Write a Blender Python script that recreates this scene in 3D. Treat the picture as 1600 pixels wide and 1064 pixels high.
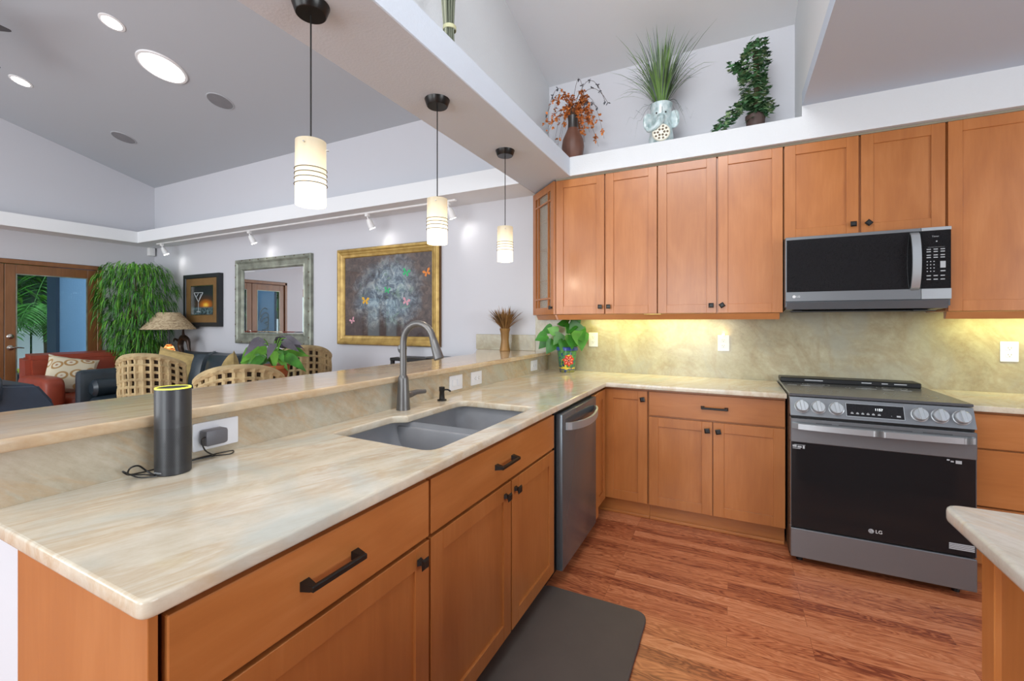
import bpy, bmesh, math, random
from mathutils import Vector, Matrix, noise
random.seed(7)
R = math.radians
C = bpy.context.scene.collection
for o in list(bpy.data.objects): bpy.data.objects.remove(o)

# ------------------------------------------------------------------ camera, world, lights, exposure
cd = bpy.data.cameras.new('camera'); cam = bpy.data.objects.new('camera', cd); C.objects.link(cam)
cam.location = (0, 0, 1.335); cam.rotation_euler = (R(90), 0, .4646)
cd.sensor_width = 36; cd.lens = 689.5 / 1600 * 36; cd.shift_y = -(532 - 503.1) / 1600
cd.clip_start = .02
bpy.context.scene.camera = cam
w = bpy.data.worlds.new('world'); bpy.context.scene.world = w; w.use_nodes = True
bg = w.node_tree.nodes['Background']; bg.inputs[0].default_value = (.86, .93, 1.0, 1); bg.inputs[1].default_value = 1.75
vs = bpy.context.scene.view_settings
vs.view_transform = 'Standard'; vs.look = 'None'; vs.gamma = 1; vs.use_curve_mapping = False
vs.exposure = .13

def lamp(name, kind, loc, energy, color=(1, 1, 1), aim=None, **kw):
    d = bpy.data.lights.new(name, kind); d.energy = energy; d.color = color
    for k, v in kw.items(): setattr(d, k, v)
    o = bpy.data.objects.new(name, d); C.objects.link(o); o.location = loc
    if aim is not None:
        o.rotation_euler = (Vector(aim) - Vector(loc)).to_track_quat('-Z', 'Y').to_euler()
    return o
# area lamps added for daylight from unseen, assumed windows and the open vault end
lamp('daylight_fill_right', 'AREA', (3.45, .6, 1.65), 66, (.90, .96, 1), aim=(-1, 1.2, 2.5), shape='RECTANGLE', size=2.0, size_y=1.4)
lamp('daylight_fill_back', 'AREA', (-.75, -3.3, 1.5), 62, (.90, .96, 1), aim=(-.3, 2.2, 2.5), shape='RECTANGLE', size=1.4, size_y=2.0)
lamp('daylight_fill_vault', 'AREA', (-.5, -.2, 3.9), 44, (.96, .98, 1), aim=(-.5, 3.4, 3.1), shape='RECTANGLE', size=1.5, size_y=.7)
lamp('daylight_fill_living', 'AREA', (-4.6, -2.6, 1.8), 95, (.95, .98, 1), aim=(-4.8, 2.5, 3.2), shape='RECTANGLE', size=4.0, size_y=1.9)  # added fill on the open living room side, no window modelled there
UC = (1, .96, .36)
lamp('under_cabinet_light_a', 'AREA', (-.60, 3.47, 1.388), 4.2, UC, aim=(-.60, 3.56, .9), shape='RECTANGLE', size=.95, size_y=.05)
lamp('under_cabinet_light_b', 'AREA', (1.45, 3.47, 1.388), 2.4, UC, aim=(1.45, 3.56, .9), shape='RECTANGLE', size=.5, size_y=.05)

# ------------------------------------------------------------------ materials
def lin(c):
    if isinstance(c, str): c = [int(c[i:i+2], 16) / 255 for i in (0, 2, 4)]
    return tuple(((x / 12.92) if x <= .04045 else ((x + .055) / 1.055) ** 2.4) for x in c) + (1,)
class N:
    def __init__(s, name):
        s.m = bpy.data.materials.new(name); s.m.use_nodes = True; s.t = s.m.node_tree; s.b = s.t.nodes['Principled BSDF']
    def n(s, typ, **kw):
        nd = s.t.nodes.new(typ)
        for k, v in kw.items(): setattr(nd, k, v)
        return nd
    def l(s, a, b): s.t.links.new(a, b)
    def coords(s, kind='Object', scale=(1, 1, 1), rot=(0, 0, 0)):
        tc = s.n('ShaderNodeTexCoord'); mp = s.n('ShaderNodeMapping')
        mp.inputs['Scale'].default_value = scale; mp.inputs['Rotation'].default_value = rot
        s.l(tc.outputs[kind], mp.inputs[0]); return mp.outputs[0]
    def noise(s, vec, scale=5, detail=4, rough=.5, dist=0):
        nd = s.n('ShaderNodeTexNoise'); nd.inputs['Scale'].default_value = scale; nd.inputs['Detail'].default_value = detail
        nd.inputs['Roughness'].default_value = rough; nd.inputs['Distortion'].default_value = dist
        s.l(vec, nd.inputs['Vector']); return nd.outputs[0]
    def ramp(s, fac, stops):
        nd = s.n('ShaderNodeValToRGB'); e = nd.color_ramp.elements
        while len(e) < len(stops): e.new(.5)
        for i, (p, c) in enumerate(stops):
            e[i].position = p; e[i].color = c if len(c) == 4 else lin(c)
        s.l(fac, nd.inputs[0]); return nd.outputs[0]
    def mix(s, fac, a, b, mode='MIX'):
        nd = s.n('ShaderNodeMix', data_type='RGBA', blend_type=mode)
        for sock, v in ((nd.inputs[0], fac), (nd.inputs[6], a), (nd.inputs[7], b)):
            if isinstance(v, (int, float)): sock.default_value = v
            elif isinstance(v, tuple): sock.default_value = v
            else: s.l(v, sock)
        return nd.outputs[2]
    def math(s, op, a, b=None):
        nd = s.n('ShaderNodeMath', operation=op)
        for sock, v in ((nd.inputs[0], a), (nd.inputs[1], b)):
            if v is None: continue
            if isinstance(v, (int, float)): sock.default_value = v
            else: s.l(v, sock)
        return nd.outputs[0]
    def bump(s, h, strength=.2, dist=.002):
        nd = s.n('ShaderNodeBump'); nd.inputs['Strength'].default_value = strength; nd.inputs['Distance'].default_value = dist
        s.l(h, nd.inputs['Height']); s.l(nd.outputs[0], s.b.inputs['Normal'])
    def set(s, **kw):
        for k, v in kw.items():
            k = {'rough': 'Roughness', 'metal': 'Metallic', 'coat': 'Coat Weight', 'croug': 'Coat Roughness', 'spec': 'Specular IOR Level',
                 'color': 'Base Color', 'em': 'Emission Color', 'ems': 'Emission Strength', 'sheen': 'Sheen Weight', 'alpha': 'Alpha', 'trans': 'Transmission Weight', 'aniso': 'Anisotropic'}[k]
            if isinstance(v, (int, float, tuple)): s.b.inputs[k].default_value = v
            else: s.l(v, s.b.inputs[k])
        return s.m
def plain(name, col, rough=.5, var=.06, **kw):
    m = N(name); c = lin(col)
    f = m.noise(m.coords(), 9, 3)
    d = tuple(max(0, x * (1 - var * 2)) for x in c[:3]) + (1,)
    m.set(color=m.ramp(f, [(.3, d), (.7, c)]), rough=rough, **kw); return m.m
def paint(name, col, bump=.25):
    m = N(name); v = m.coords()
    m.set(color=lin(col), rough=.75, spec=.25)
    m.bump(m.noise(v, 90, 2), bump, .003); return m.m
M = {}
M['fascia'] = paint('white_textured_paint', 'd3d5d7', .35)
M['beam'] = paint('bounce_offset_beam_paint', 'cbd2dc', .35)  # blue put into the white to cancel warm light bounced off the floor
M['flat'] = paint('bounce_offset_ceiling_paint', 'bcc5d2', .1)  # bluish tint works against the floor's warm bounce on this ceiling
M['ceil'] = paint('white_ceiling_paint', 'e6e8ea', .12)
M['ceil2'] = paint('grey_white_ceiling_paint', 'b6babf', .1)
M['wall'] = paint('pale_grey_wall_paint', 'cbcbd0', .08)
def wood(name, grain, ca, cb, cc, rough=.33):
    m = N(name)
    sc = {'z': (11, 11, .9), 'x': (.9, 11, 11), 'y': (11, .9, 11)}[grain]
    tc = m.n('ShaderNodeTexCoord'); oi = m.n('ShaderNodeObjectInfo')
    off = m.n('ShaderNodeVectorMath', operation='ADD'); cmb = m.n('ShaderNodeCombineXYZ')
    r10 = m.math('MULTIPLY', oi.outputs['Random'], 13.0)
    for i in range(3): m.l(r10, cmb.inputs[i])
    m.l(tc.outputs['Object'], off.inputs[0]); m.l(cmb.outputs[0], off.inputs[1])
    mp = m.n('ShaderNodeMapping'); mp.inputs['Scale'].default_value = sc; m.l(off.outputs[0], mp.inputs[0])
    mp2 = m.n('ShaderNodeMapping'); mp2.inputs['Scale'].default_value = tuple(x * .18 + .6 for x in sc); m.l(off.outputs[0], mp2.inputs[0])
    g = m.noise(mp.outputs[0], 6, 5, .6, .3); b = m.noise(mp2.outputs[0], 2.6, 3, .5, .8)
    f = m.math('ADD', m.math('MULTIPLY', g, .30), m.math('MULTIPLY', b, .70))
    col = m.ramp(f, [(.26, ca), (.5, cb), (.74, cc)])
    hv = m.n('ShaderNodeHueSaturation'); m.l(col, hv.inputs['Color'])
    m.l(m.math('ADD', m.math('MULTIPLY', oi.outputs['Random'], .12), .94), hv.inputs['Value'])
    m.set(color=hv.outputs[0], rough=rough, coat=.25, croug=.18)
    m.bump(g, .05, .001); return m.m
WA, WB, WC = '9e5e2d', 'ac6a35', 'b97843'
for g in 'xyz': M['wood_' + g] = wood('honey_maple_' + g, g, WA, WB, WC)
M['wood_rail'] = wood('maple_rail', 'x', '985e34', 'a66b3e', 'b2784c')
M['door_wood'] = wood('brown_door_wood', 'z', '6d4526', '83552f', '94633a', .4)
def floor_mat():
    m = N('red_oak_strip_floor'); v = m.coords('Object')
    br = m.n('ShaderNodeTexBrick'); m.l(v, br.inputs['Vector'])
    br.offset = .37; br.offset_frequency = 3
    br.inputs['Scale'].default_value = 1; br.inputs['Brick Width'].default_value = .85; br.inputs['Row Height'].default_value = .072
    br.inputs['Mortar Size'].default_value = .0009; br.inputs['Mortar Smooth'].default_value = .3; br.inputs['Bias'].default_value = 0
    br.inputs['Color1'].default_value = (0, 0, 0, 1); br.inputs['Color2'].default_value = (1, 1, 1, 1); br.inputs['Mortar'].default_value = (.5, .5, .5, 1)
    sh = m.n('ShaderNodeVectorMath', operation='MULTIPLY_ADD')
    m.l(br.outputs['Color'], sh.inputs[0]); sh.inputs[1].default_value = (7, 3, 5); m.l(v, sh.inputs[2])
    mp = m.n('ShaderNodeMapping'); mp.inputs['Scale'].default_value = (1.3, 15, 1); m.l(sh.outputs[0], mp.inputs[0])
    g = m.noise(mp.outputs[0], 3.2, 6, .65, 1.3)
    mp3 = m.n('ShaderNodeMapping'); mp3.inputs['Scale'].default_value = (1.2, 7, 1); m.l(sh.outputs[0], mp3.inputs[0])
    wv = m.n('ShaderNodeTexNoise'); wv.inputs['Scale'].default_value = 1.7; wv.inputs['Detail'].default_value = 2; wv.inputs['Distortion'].default_value = 2.2
    m.l(mp3.outputs[0], wv.inputs['Vector'])
    rings = m.math('FRACT', m.math('MULTIPLY', wv.outputs[0], 9))
    rings = m.math('ABSOLUTE', m.math('SUBTRACT', rings, .5))
    f = m.math('ADD', m.math('MULTIPLY', g, .62), m.math('MULTIPLY', rings, .5))
    f = m.math('ADD', f, m.math('MULTIPLY', m.math('SUBTRACT', br.outputs['Color'], .5), .30))
    col = m.ramp(f, [(.20, '80402a'), (.36, 'ad623e'), (.52, 'c67a50'), (.75, 'd69068')])
    col = m.mix(m.math('MULTIPLY', br.outputs['Fac'], .6), col, lin('6a3a20'))
    m.set(color=col, rough=.34, coat=.15, croug=.2); m.bump(g, .06, .001); return m.m
M['floor'] = floor_mat()
def stone(name, stops, rot, scale=(9, 1.3, 5), rough=.09, amt=.55, vein='c9a77c', grey='b4b5ac'):
    m = N(name); v = m.coords('Object', (1, 1, 1), rot)
    mp = m.n('ShaderNodeMapping'); mp.inputs['Scale'].default_value = scale; m.l(v, mp.inputs[0])
    a = m.noise(mp.outputs[0], 1.6, 7, .62, .9)
    fine = m.noise(mp.outputs[0], 9, 6, .7, .6)
    big = m.noise(v, 2.3, 4, .55, 1.2)
    grain = m.noise(v, 38, 4, .7)
    col = m.ramp(m.math('ADD', m.math('ADD', m.math('MULTIPLY', a, .5), m.math('MULTIPLY', fine, .28)), m.math('MULTIPLY', grain, .22)), stops)
    vn = m.ramp(m.noise(mp.outputs[0], 1.1, 5, .6, 1.6), [(.46, (0, 0, 0, 1)), (.56, (1, 1, 1, 1)), (.62, (0, 0, 0, 1))])
    col = m.mix(m.math('MULTIPLY', vn, amt), col, lin(vein))
    gf = m.ramp(big, [(.5, (0, 0, 0, 1)), (.68, (1, 1, 1, 1))])
    col = m.mix(m.math('MULTIPLY', gf, .65), col, lin(grey))
    m.set(color=col, rough=rough, spec=.5); return m.m
M['counter'] = stone('pale_beige_quartzite', [(.30, 'b3a48c'), (.43, 'c9bca6'), (.56, 'd3c9b6'), (.72, 'dbd5c8')], (0, 0, R(18)), (5.5, 1.2, 4), .09, .46, 'b89a74', 'b2b8b2')
M['bar'] = stone('bar_quartzite', [(.32, 'b09a7e'), (.45, 'c3ad90'), (.58, 'cfbc9f'), (.72, 'd6c8b0')], (0, 0, R(8)), (12, 1.0, 5), .1, .4, 'b8946a', 'b0aea4')
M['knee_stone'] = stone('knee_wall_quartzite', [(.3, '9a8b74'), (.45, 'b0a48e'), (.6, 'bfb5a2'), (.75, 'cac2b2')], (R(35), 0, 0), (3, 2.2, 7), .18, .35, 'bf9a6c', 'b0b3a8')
M['splash'] = stone('backsplash_quartzite', [(.3, '867c66'), (.45, '9f967c'), (.6, 'aea68c'), (.75, 'c0baa4')], (0, R(52), 0), (3.4, 3, 2.6), .16, .3, '8a7354', '9b9a8c')
# thin white veins are part of the stone
M['steel'] = N('brushed_steel').set(color=lin('7d8083'), metal=.65, rough=.34)
M['steel_lt'] = N('bright_steel').set(color=lin('b0b5b8'), metal=.65, rough=.34)
M['steel_dk'] = N('dark_steel').set(color=lin('676e73'), metal=.55, rough=.25)
M['nickel'] = N('satin_nickel').set(color=lin('c6c2ba'), metal=1.0, rough=.25)
M['black'] = plain('black_plastic', '101113', .4)
M['bronze'] = plain('oil_rubbed_black', '100e0c', .42)
M['canopy'] = plain('dark_bronze_canopy', '2b2a29', .28, metal=.6)
M['gun'] = plain('gunmetal_faucet', '6e6c6b', .36, metal=.6)
def glassblack():
    m = N('black_glass'); f = m.noise(m.coords(), 900, 1)
    m.set(color=m.ramp(f, [(.4, '121213'), (.62, '252527')]), rough=.08, spec=.25); return m.m
M['bglass'] = glassblack()
M['cooktop'] = N('cooktop_glass').set(color=lin('4c4d50'), rough=.2, spec=.8)
M['sink'] = plain('grey_composite', '96979b', .45)
M['outlet'] = plain('white_outlet_plastic', 'e0e1e6', .35, .02)
M['slot'] = plain('dark_slot', '3a3a3c', .6)
M['gray_plastic'] = plain('grey_adapter_plastic', '65656b', .45)
M['mat'] = plain('charcoal_mat_vinyl', '554d49', .6)
M['white'] = plain('white_plastic', 'eeeeee', .4, .02)
def emis(name, col, s):
    m = N(name); m.set(color=lin(col), em=lin(col), ems=s); return m.m
M['lit'] = emis('lit_lens', 'fffdf6', 9)
M['skytube'] = emis('daylight_diffuser', 'ffffff', 7)
M['ring'] = emis('lit_ring', 'd8d84a', 1.2)
M['digit'] = emis('clock_digits', 'dfe6ea', 1.6)
M['night'] = emis('night_light', 'ffb050', 10)
M['print'] = plain('grey_print', 'a9abad', .5)
M['printw'] = plain('white_print', 'dcdcdc', .5)
M['leather'] = plain('dark_blue_black_leather', '2f3c45', .3, .15)
M['leather_b'] = plain('slate_blue_leather', '3b4b5e', .4, .12)
M['leather_r'] = plain('rust_red_leather', '9a4028', .42, .12)
M['yellow'] = plain('straw_yellow_fabric', 'c9ae72', .85, .2)
M['rattan'] = plain('pale_woven_rattan', 'c4ad80', .7, .2)
M['weave_dark'] = plain('dark_weave_cushion', '3e2c1c', .8, .2)
M['terracotta'] = plain('terracotta', 'b8632e', .7)
M['green'] = plain('leaf_green', '4f9c30', .5, .35)
M['green_l'] = plain('light_leaf_green', '74b83a', .5, .3)
M['green_d'] = plain('dark_leaf_green', '2f6434', .5, .35)
M['ivy'] = plain('ivy_green', '5f9562', .5, .35)
M['grassy'] = plain('grass_green', '7da656', .6, .35)
M['grassd'] = plain('dusky_grass', '71827a', .6, .35)
M['grey_leaf'] = plain('grey_purple_leaf', '66606a', .6, .3)
M['straw'] = plain('dry_straw', 'a67a44', .8, .35)
M['twig'] = plain('brown_twig', '4c3a2c', .8)
M['orange'] = plain('orange_berry', 'ee8e42', .6, .25)
M['soil'] = plain('dark_soil', '2a2018', .9)
M['bark'] = plain('grey_brown_bark', '6b5a44', .9, .3)
def gold():
    m = N('antique_gold'); f = m.noise(m.coords(), 14, 4)
    m.set(color=m.ramp(f, [(.3, '9c7c42'), (.5, 'b39350'), (.75, 'c4a562')]), metal=.35, rough=.38); return m.m
M['gold'] = gold()
M['gold_dk'] = plain('dark_gold', '6e4c22', .45, metal=.4)
M['silverleaf'] = plain('mottled_silver_leaf', '9fa394', .4, .25, metal=.35)
M['mirror'] = N('mirror_glass').set(color=(.9, .91, .92, 1), metal=1.0, rough=.01)
def glass(name='clear_glass', tint=(1, 1, 1, 1), ior=1.45):
    m = N(name); t = m.t; t.nodes.remove(m.b)
    a = m.n('ShaderNodeBsdfTransparent'); a.inputs[0].default_value = tint
    g = m.n('ShaderNodeBsdfGlossy'); g.inputs['Roughness'].default_value = .02
    fr = m.n('ShaderNodeFresnel'); fr.inputs[0].default_value = ior
    mx = m.n('ShaderNodeMixShader'); m.l(fr.outputs[0], mx.inputs[0]); m.l(a.outputs[0], mx.inputs[1]); m.l(g.outputs[0], mx.inputs[2])
    m.l(mx.outputs[0], t.nodes['Material Output'].inputs[0]); return m.m
M['glass'] = glass(); M['glass_t'] = glass('tinted_door_glass', (.86, .95, .96, 1), 1.12); M['glass_c'] = N('seeded_glass_pale_reflection').set(color=lin('b4a896'), rough=.12, alpha=.5)  # pale half-opaque cabinet pane colour stands in for the reflected bright room
def shade_mat():
    m = N('opal_glass_lit'); tc = m.n('ShaderNodeTexCoord'); sp = m.n('ShaderNodeSeparateXYZ'); m.l(tc.outputs['Generated'], sp.inputs[0])
    col = m.ramp(sp.outputs[2], [(.0, 'fff6e2'), (.55, 'ffe9c0'), (1.0, 'e8cfa6')])
    st = m.n('ShaderNodeMapRange'); m.l(sp.outputs[2], st.inputs[0]); st.inputs[1].default_value = .25; st.inputs[2].default_value = .95
    st.inputs[3].default_value = 1.5; st.inputs[4].default_value = .42
    m.set(color=lin('a09886'), em=col, ems=st.outputs[0], rough=.3); return m.m
M['opal'] = shade_mat(); M['wire'] = plain('grey_wire', '5a5450', .5)

# ------------------------------------------------------------------ mesh builder
WM = {}
def wm(o):
    m = WM.get(o.name, Matrix.Identity(4))
    return m
def tag(o, label=None, cat=None, group=None, kind=None):
    if label: o['label'] = label
    if cat: o['category'] = cat
    if group: o['group'] = group
    if kind: o['kind'] = kind
    return o
def thing(name, label, cat, loc=(0, 0, 0), rot=0, group=None, kind=None):
    o = bpy.data.objects.new(name, None); C.objects.link(o); o.empty_display_size = .05
    o.location = loc; o.rotation_euler = (0, 0, rot)
    WM[o.name] = Matrix.Translation(loc) @ Matrix.Rotation(rot, 4, 'Z')
    return tag(o, label, cat, group, kind)
def link_mesh(me, name, mats, parent, smooth=True, ang=35):
    for m in (mats if isinstance(mats, (list, tuple)) else [mats]): me.materials.append(m)
    ob = bpy.data.objects.new(name, me); C.objects.link(ob)
    if parent is not None:
        base = wm(parent); me.transform(base.inverted()); ob.parent = parent; WM[ob.name] = base
    elif me.vertices:
        xs = [v.co.x for v in me.vertices]; ys = [v.co.y for v in me.vertices]; zs = [v.co.z for v in me.vertices]
        loc = Vector(((min(xs) + max(xs)) / 2, (min(ys) + max(ys)) / 2, min(zs)))
        me.transform(Matrix.Translation(-loc)); ob.location = loc; WM[ob.name] = Matrix.Translation(loc)
    if smooth:
        me.polygons.foreach_set('use_smooth', [True] * len(me.polygons)); me.set_sharp_from_angle(angle=R(ang))
    me.update(); return ob
class B:
    def __init__(s, M=None): s.bm = bmesh.new(); s.M = M or Matrix.Identity(4); s.mi = 0
    def _v(s, p): return s.bm.verts.new(s.M @ Vector(p))
    def _f(s, vs):
        try: f = s.bm.faces.new(vs); f.material_index = s.mi; return f
        except ValueError: return None
    def box(s, x0, x1, y0, y1, z0, z1, bev=0):
        if x0 > x1: x0, x1 = x1, x0
        if y0 > y1: y0, y1 = y1, y0
        if z0 > z1: z0, z1 = z1, z0
        b = bmesh.new(); vs = [b.verts.new((x, y, z)) for x in (x0, x1) for y in (y0, y1) for z in (z0, z1)]
        for q in ((0, 1, 3, 2), (4, 6, 7, 5), (0, 4, 5, 1), (2, 3, 7, 6), (0, 2, 6, 4), (1, 5, 7, 3)): b.faces.new([vs[i] for i in q])
        if bev: bmesh.ops.bevel(b, geom=b.edges[:], offset=bev, segments=2 if bev > .004 else 1, affect='EDGES', profile=.5)
        s.add(b); return s
    def add(s, b, M2=None):
        b.verts.index_update(); mp = {}
        for v in b.verts: mp[v.index] = s._v((M2 @ v.co) if M2 else v.co)
        for f in b.faces: s._f([mp[v.index] for v in f.verts])
        b.free()
    def hexa(s, p):   # 8 points: bottom 4 then top 4
        v = [s._v(q) for q in p]
        for q in ((3, 2, 1, 0), (4, 5, 6, 7), (0, 1, 5, 4), (1, 2, 6, 5), (2, 3, 7, 6), (3, 0, 4, 7)): s._f([v[i] for i in q])
        return s
    def prism(s, pts, axis, a0, a1):
        f = {'x': lambda a, p: (a, p[0], p[1]), 'y': lambda a, p: (p[0], a, p[1]), 'z': lambda a, p: (p[0], p[1], a)}[axis]
        A = [s._v(f(a0, p)) for p in pts]; Bv = [s._v(f(a1, p)) for p in pts]; n = len(pts)
        s._f(A[::-1]); s._f(Bv)
        for i in range(n): s._f([A[i], A[(i + 1) % n], Bv[(i + 1) % n], Bv[i]])
        return s
    def ring(s, c, u, v, r, n):
        return [s._v(c + u * (math.cos(2 * math.pi * i / n) * r) + v * (math.sin(2 * math.pi * i / n) * r)) for i in range(n)]
    def tube(s, pts, r, n=8, cap=True, smooth=0):
        pts = [Vector(p) for p in pts]
        if smooth: 
            rr = r if isinstance(r, (list, tuple)) else None
            out = []; ro = []
            for i in range(len(pts) - 1):
                p0 = pts[max(i - 1, 0)]; p1 = pts[i]; p2 = pts[i + 1]; p3 = pts[min(i + 2, len(pts) - 1)]
                for k in range(smooth):
                    t = k / smooth
                    out.append(.5 * ((2 * p1) + (p2 - p0) * t + (2 * p0 - 5 * p1 + 4 * p2 - p3) * t * t + (-p0 + 3 * p1 - 3 * p2 + p3) * t ** 3))
                    if rr: ro.append(rr[i] * (1 - t) + rr[i + 1] * t)
            out.append(pts[-1]); pts = out
            if rr: ro.append(rr[-1]); r = ro
        rs = r if isinstance(r, (list, tuple)) else [r] * len(pts)
        d0 = (pts[1] - pts[0]).normalized(); u = d0.orthogonal().normalized(); prev = None
        for i, p in enumerate(pts):
            d = (pts[min(i + 1, len(pts) - 1)] - pts[max(i - 1, 0)]).normalized()
            u = (u - d * u.dot(d)); u = u.normalized() if u.length > 1e-6 else d.orthogonal().normalized()
            rg = s.ring(p, u, d.cross(u), rs[i], n)
            if prev:
                for k in range(n): s._f([prev[k], prev[(k + 1) % n], rg[(k + 1) % n], rg[k]])
            elif cap: s._f(rg[::-1])
            prev = rg
        if cap: s._f(prev)
        return s
    def cyl(s, p0, p1, r0, r1=None, n=24): return s.tube([p0, p1], [r0, r0 if r1 is None else r1], n)
    def lathe(s, prof, c=(0, 0, 0), n=32, fn=None, cap=True):
        prev = None; c = Vector(c)
        for (r, z) in prof:
            rg = []
            for i in range(n):
                a = 2 * math.pi * i / n; q = r * (fn(a, z) if fn else 1)
                rg.append(s._v(c + Vector((q * math.cos(a), q * math.sin(a), z))))
            if prev:
                for k in range(n): s._f([prev[k], prev[(k + 1) % n], rg[(k + 1) % n], rg[k]])
            elif cap: s._f(rg[::-1])
            prev = rg
        if cap: s._f(prev)
        return s
    def sell(s, c, r, e=.35, nu=20, nv=12):   # rounded-box blob
        sg = lambda v: math.copysign(abs(v) ** e, v); prev = None; c = Vector(c); top = None
        for j in range(nv + 1):
            ph = -math.pi / 2 + math.pi * j / nv; cz, sz = sg(math.cos(ph)), sg(math.sin(ph)); rg = []
            if j in (0, nv): rg = [s._v(c + Vector((0, 0, r[2] * sz)))]
            else:
                for i in range(nu):
                    a = 2 * math.pi * (i + .5) / nu
                    rg.append(s._v(c + Vector((r[0] * cz * sg(math.cos(a)), r[1] * cz * sg(math.sin(a)), r[2] * sz))))
            if prev:
                for k in range(nu):
                    k2 = (k + 1) % nu
                    if len(prev) == 1: s._f([prev[0], rg[k2], rg[k]])
                    elif len(rg) == 1: s._f([prev[k], prev[k2], rg[0]])
                    else: s._f([prev[k], prev[k2], rg[k2], rg[k]])
            prev = rg
        return s
    def ball(s, c, r, n=10): return s.sell(c, (r, r, r) if isinstance(r, (int, float)) else r, 1.0, n, max(4, n // 2 + 1))
    def pillow(s, M2, w, h, t, n=12):
        for side in (1, -1):
            g = []
            for i in range(n + 1):
                row = []
                for j in range(n + 1):
                    u = -1 + 2 * i / n; v = -1 + 2 * j / n
                    k = (max(0, 1 - abs(u) ** 3.2) ** .5) * (max(0, 1 - abs(v) ** 3.2) ** .5)
                    pin = 1 - .07 * (1 - abs(u) ** 4) * abs(v) ** 3; pin2 = 1 - .07 * (1 - abs(v) ** 4) * abs(u) ** 3
                    row.append(s._v(M2 @ Vector((u * w / 2 * pin2, side * t / 2 * k, v * h / 2 * pin))))
                g.append(row)
            for i in range(n):
                for j in range(n):
                    q = [g[i][j], g[i + 1][j], g[i + 1][j + 1], g[i][j + 1]]; s._f(q if side < 0 else q[::-1])
        bmesh.ops.remove_doubles(s.bm, verts=s.bm.verts, dist=1e-5); return s
    def ribbon(s, pts, ws, side):
        pts = [Vector(p) for p in pts]; side = Vector(side); prev = None
        for i, p in enumerate(pts):
            w2 = side * ws[i] / 2
            cur = (s._v(p - w2), s._v(p + w2)) if ws[i] > 1e-5 else (s._v(p),)
            if prev:
                if len(cur) == 2 and len(prev) == 2: s._f([prev[0], prev[1], cur[1], cur[0]])
                elif len(cur) == 1 and len(prev) == 2: s._f([prev[0], prev[1], cur[0]])
                elif len(prev) == 1 and len(cur) == 2: s._f([prev[0], cur[1], cur[0]])
            prev = cur
        return s
    def leaf(s, p, d, w, L, droop=.3, fold=.0):
        p = Vector(p); d = Vector(d).normalized(); side = d.cross(Vector((0, 0, 1)))
        if side.length < 1e-3: side = Vector((1, 0, 0))
        side.normalize(); side = (side + Vector((0, 0, random.uniform(-.4, .4)))).normalized()
        pts = [p + d * (L * t) + Vector((0, 0, -droop * L * t * t)) for t in (0, .25, .55, .8, 1)]
        return s.ribbon(pts, [w * .1, w * .8, w, w * .55, 0], side)
    def done(s, name, mat, parent=None, smooth=True, ang=35, label=None):
        me = bpy.data.meshes.new(name); s.bm.normal_update()
        s.bm.to_mesh(me); s.bm.free()
        o = link_mesh(me, name, mat, parent, smooth, ang)
        if label: o['label'] = label
        return o
def rpoly(pts, r, seg=6):
    out = []; n = len(pts)
    rr = r if isinstance(r, (list, tuple)) else [r] * n
    for i in range(n):
        p = Vector(pts[i]); a = Vector(pts[i - 1]) - p; b = Vector(pts[(i + 1) % n]) - p
        if rr[i] <= 0: out.append(tuple(p)); continue
        a.normalize(); b.normalize(); th = a.angle(b); q = rr[i] / math.tan(th / 2)
        s0 = p + a * q; s1 = p + b * q
        for k in range(seg + 1):
            t = k / seg; out.append(tuple((1 - t) ** 2 * s0 + 2 * t * (1 - t) * p + t * t * s1))
    return out
def slab(name, outer, holes, z0, z1, bev, mat, parent=None, M2=None, label=None, smooth=True):
    cu = bpy.data.curves.new(name, 'CURVE'); cu.dimensions = '2D'; cu.fill_mode = 'BOTH'
    for pts in [outer] + list(holes):
        sp = cu.splines.new('POLY'); sp.points.add(len(pts) - 1); sp.use_cyclic_u = True
        for i, p in enumerate(pts): sp.points[i].co = (p[0], p[1], 0, 1)
    cu.extrude = (z1 - z0) / 2 - bev; cu.bevel_depth = bev; cu.bevel_resolution = 2; cu.offset = -bev
    ob = bpy.data.objects.new('tmp', cu); C.objects.link(ob)
    dg = bpy.context.evaluated_depsgraph_get(); me = bpy.data.meshes.new_from_object(ob.evaluated_get(dg))
    bpy.data.objects.remove(ob); bpy.data.curves.remove(cu); me.name = name
    me.transform(Matrix.Translation((0, 0, (z0 + z1) / 2)))
    if M2: me.transform(M2)
    me.materials.clear()
    o = link_mesh(me, name, mat, parent, smooth)
    if label: o['label'] = label
    return o
def text(name, body, size, M2, mat, parent, ext=.0004, align='CENTER'):
    cu = bpy.data.curves.new(name, 'FONT'); cu.body = body; cu.size = size; cu.align_x = align; cu.align_y = 'CENTER'; cu.extrude = ext
    ob = bpy.data.objects.new('tmp', cu); C.objects.link(ob)
    dg = bpy.context.evaluated_depsgraph_get(); me = bpy.data.meshes.new_from_object(ob.evaluated_get(dg))
    bpy.data.objects.remove(ob); me.name = name; me.transform(M2); me.materials.clear()
    return link_mesh(me, name, mat, parent, False)
T = Matrix.Translation
def RZ(a): return Matrix.Rotation(a, 4, 'Z')
def RX(a): return Matrix.Rotation(a, 4, 'X')
def RY(a): return Matrix.Rotation(a, 4, 'Y')
def struct(name, b, mat, label=None, **kw):
    o = b.done(name, mat, None, **kw); o['kind'] = 'structure'
    if label: o['label'] = label
    return o

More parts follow.
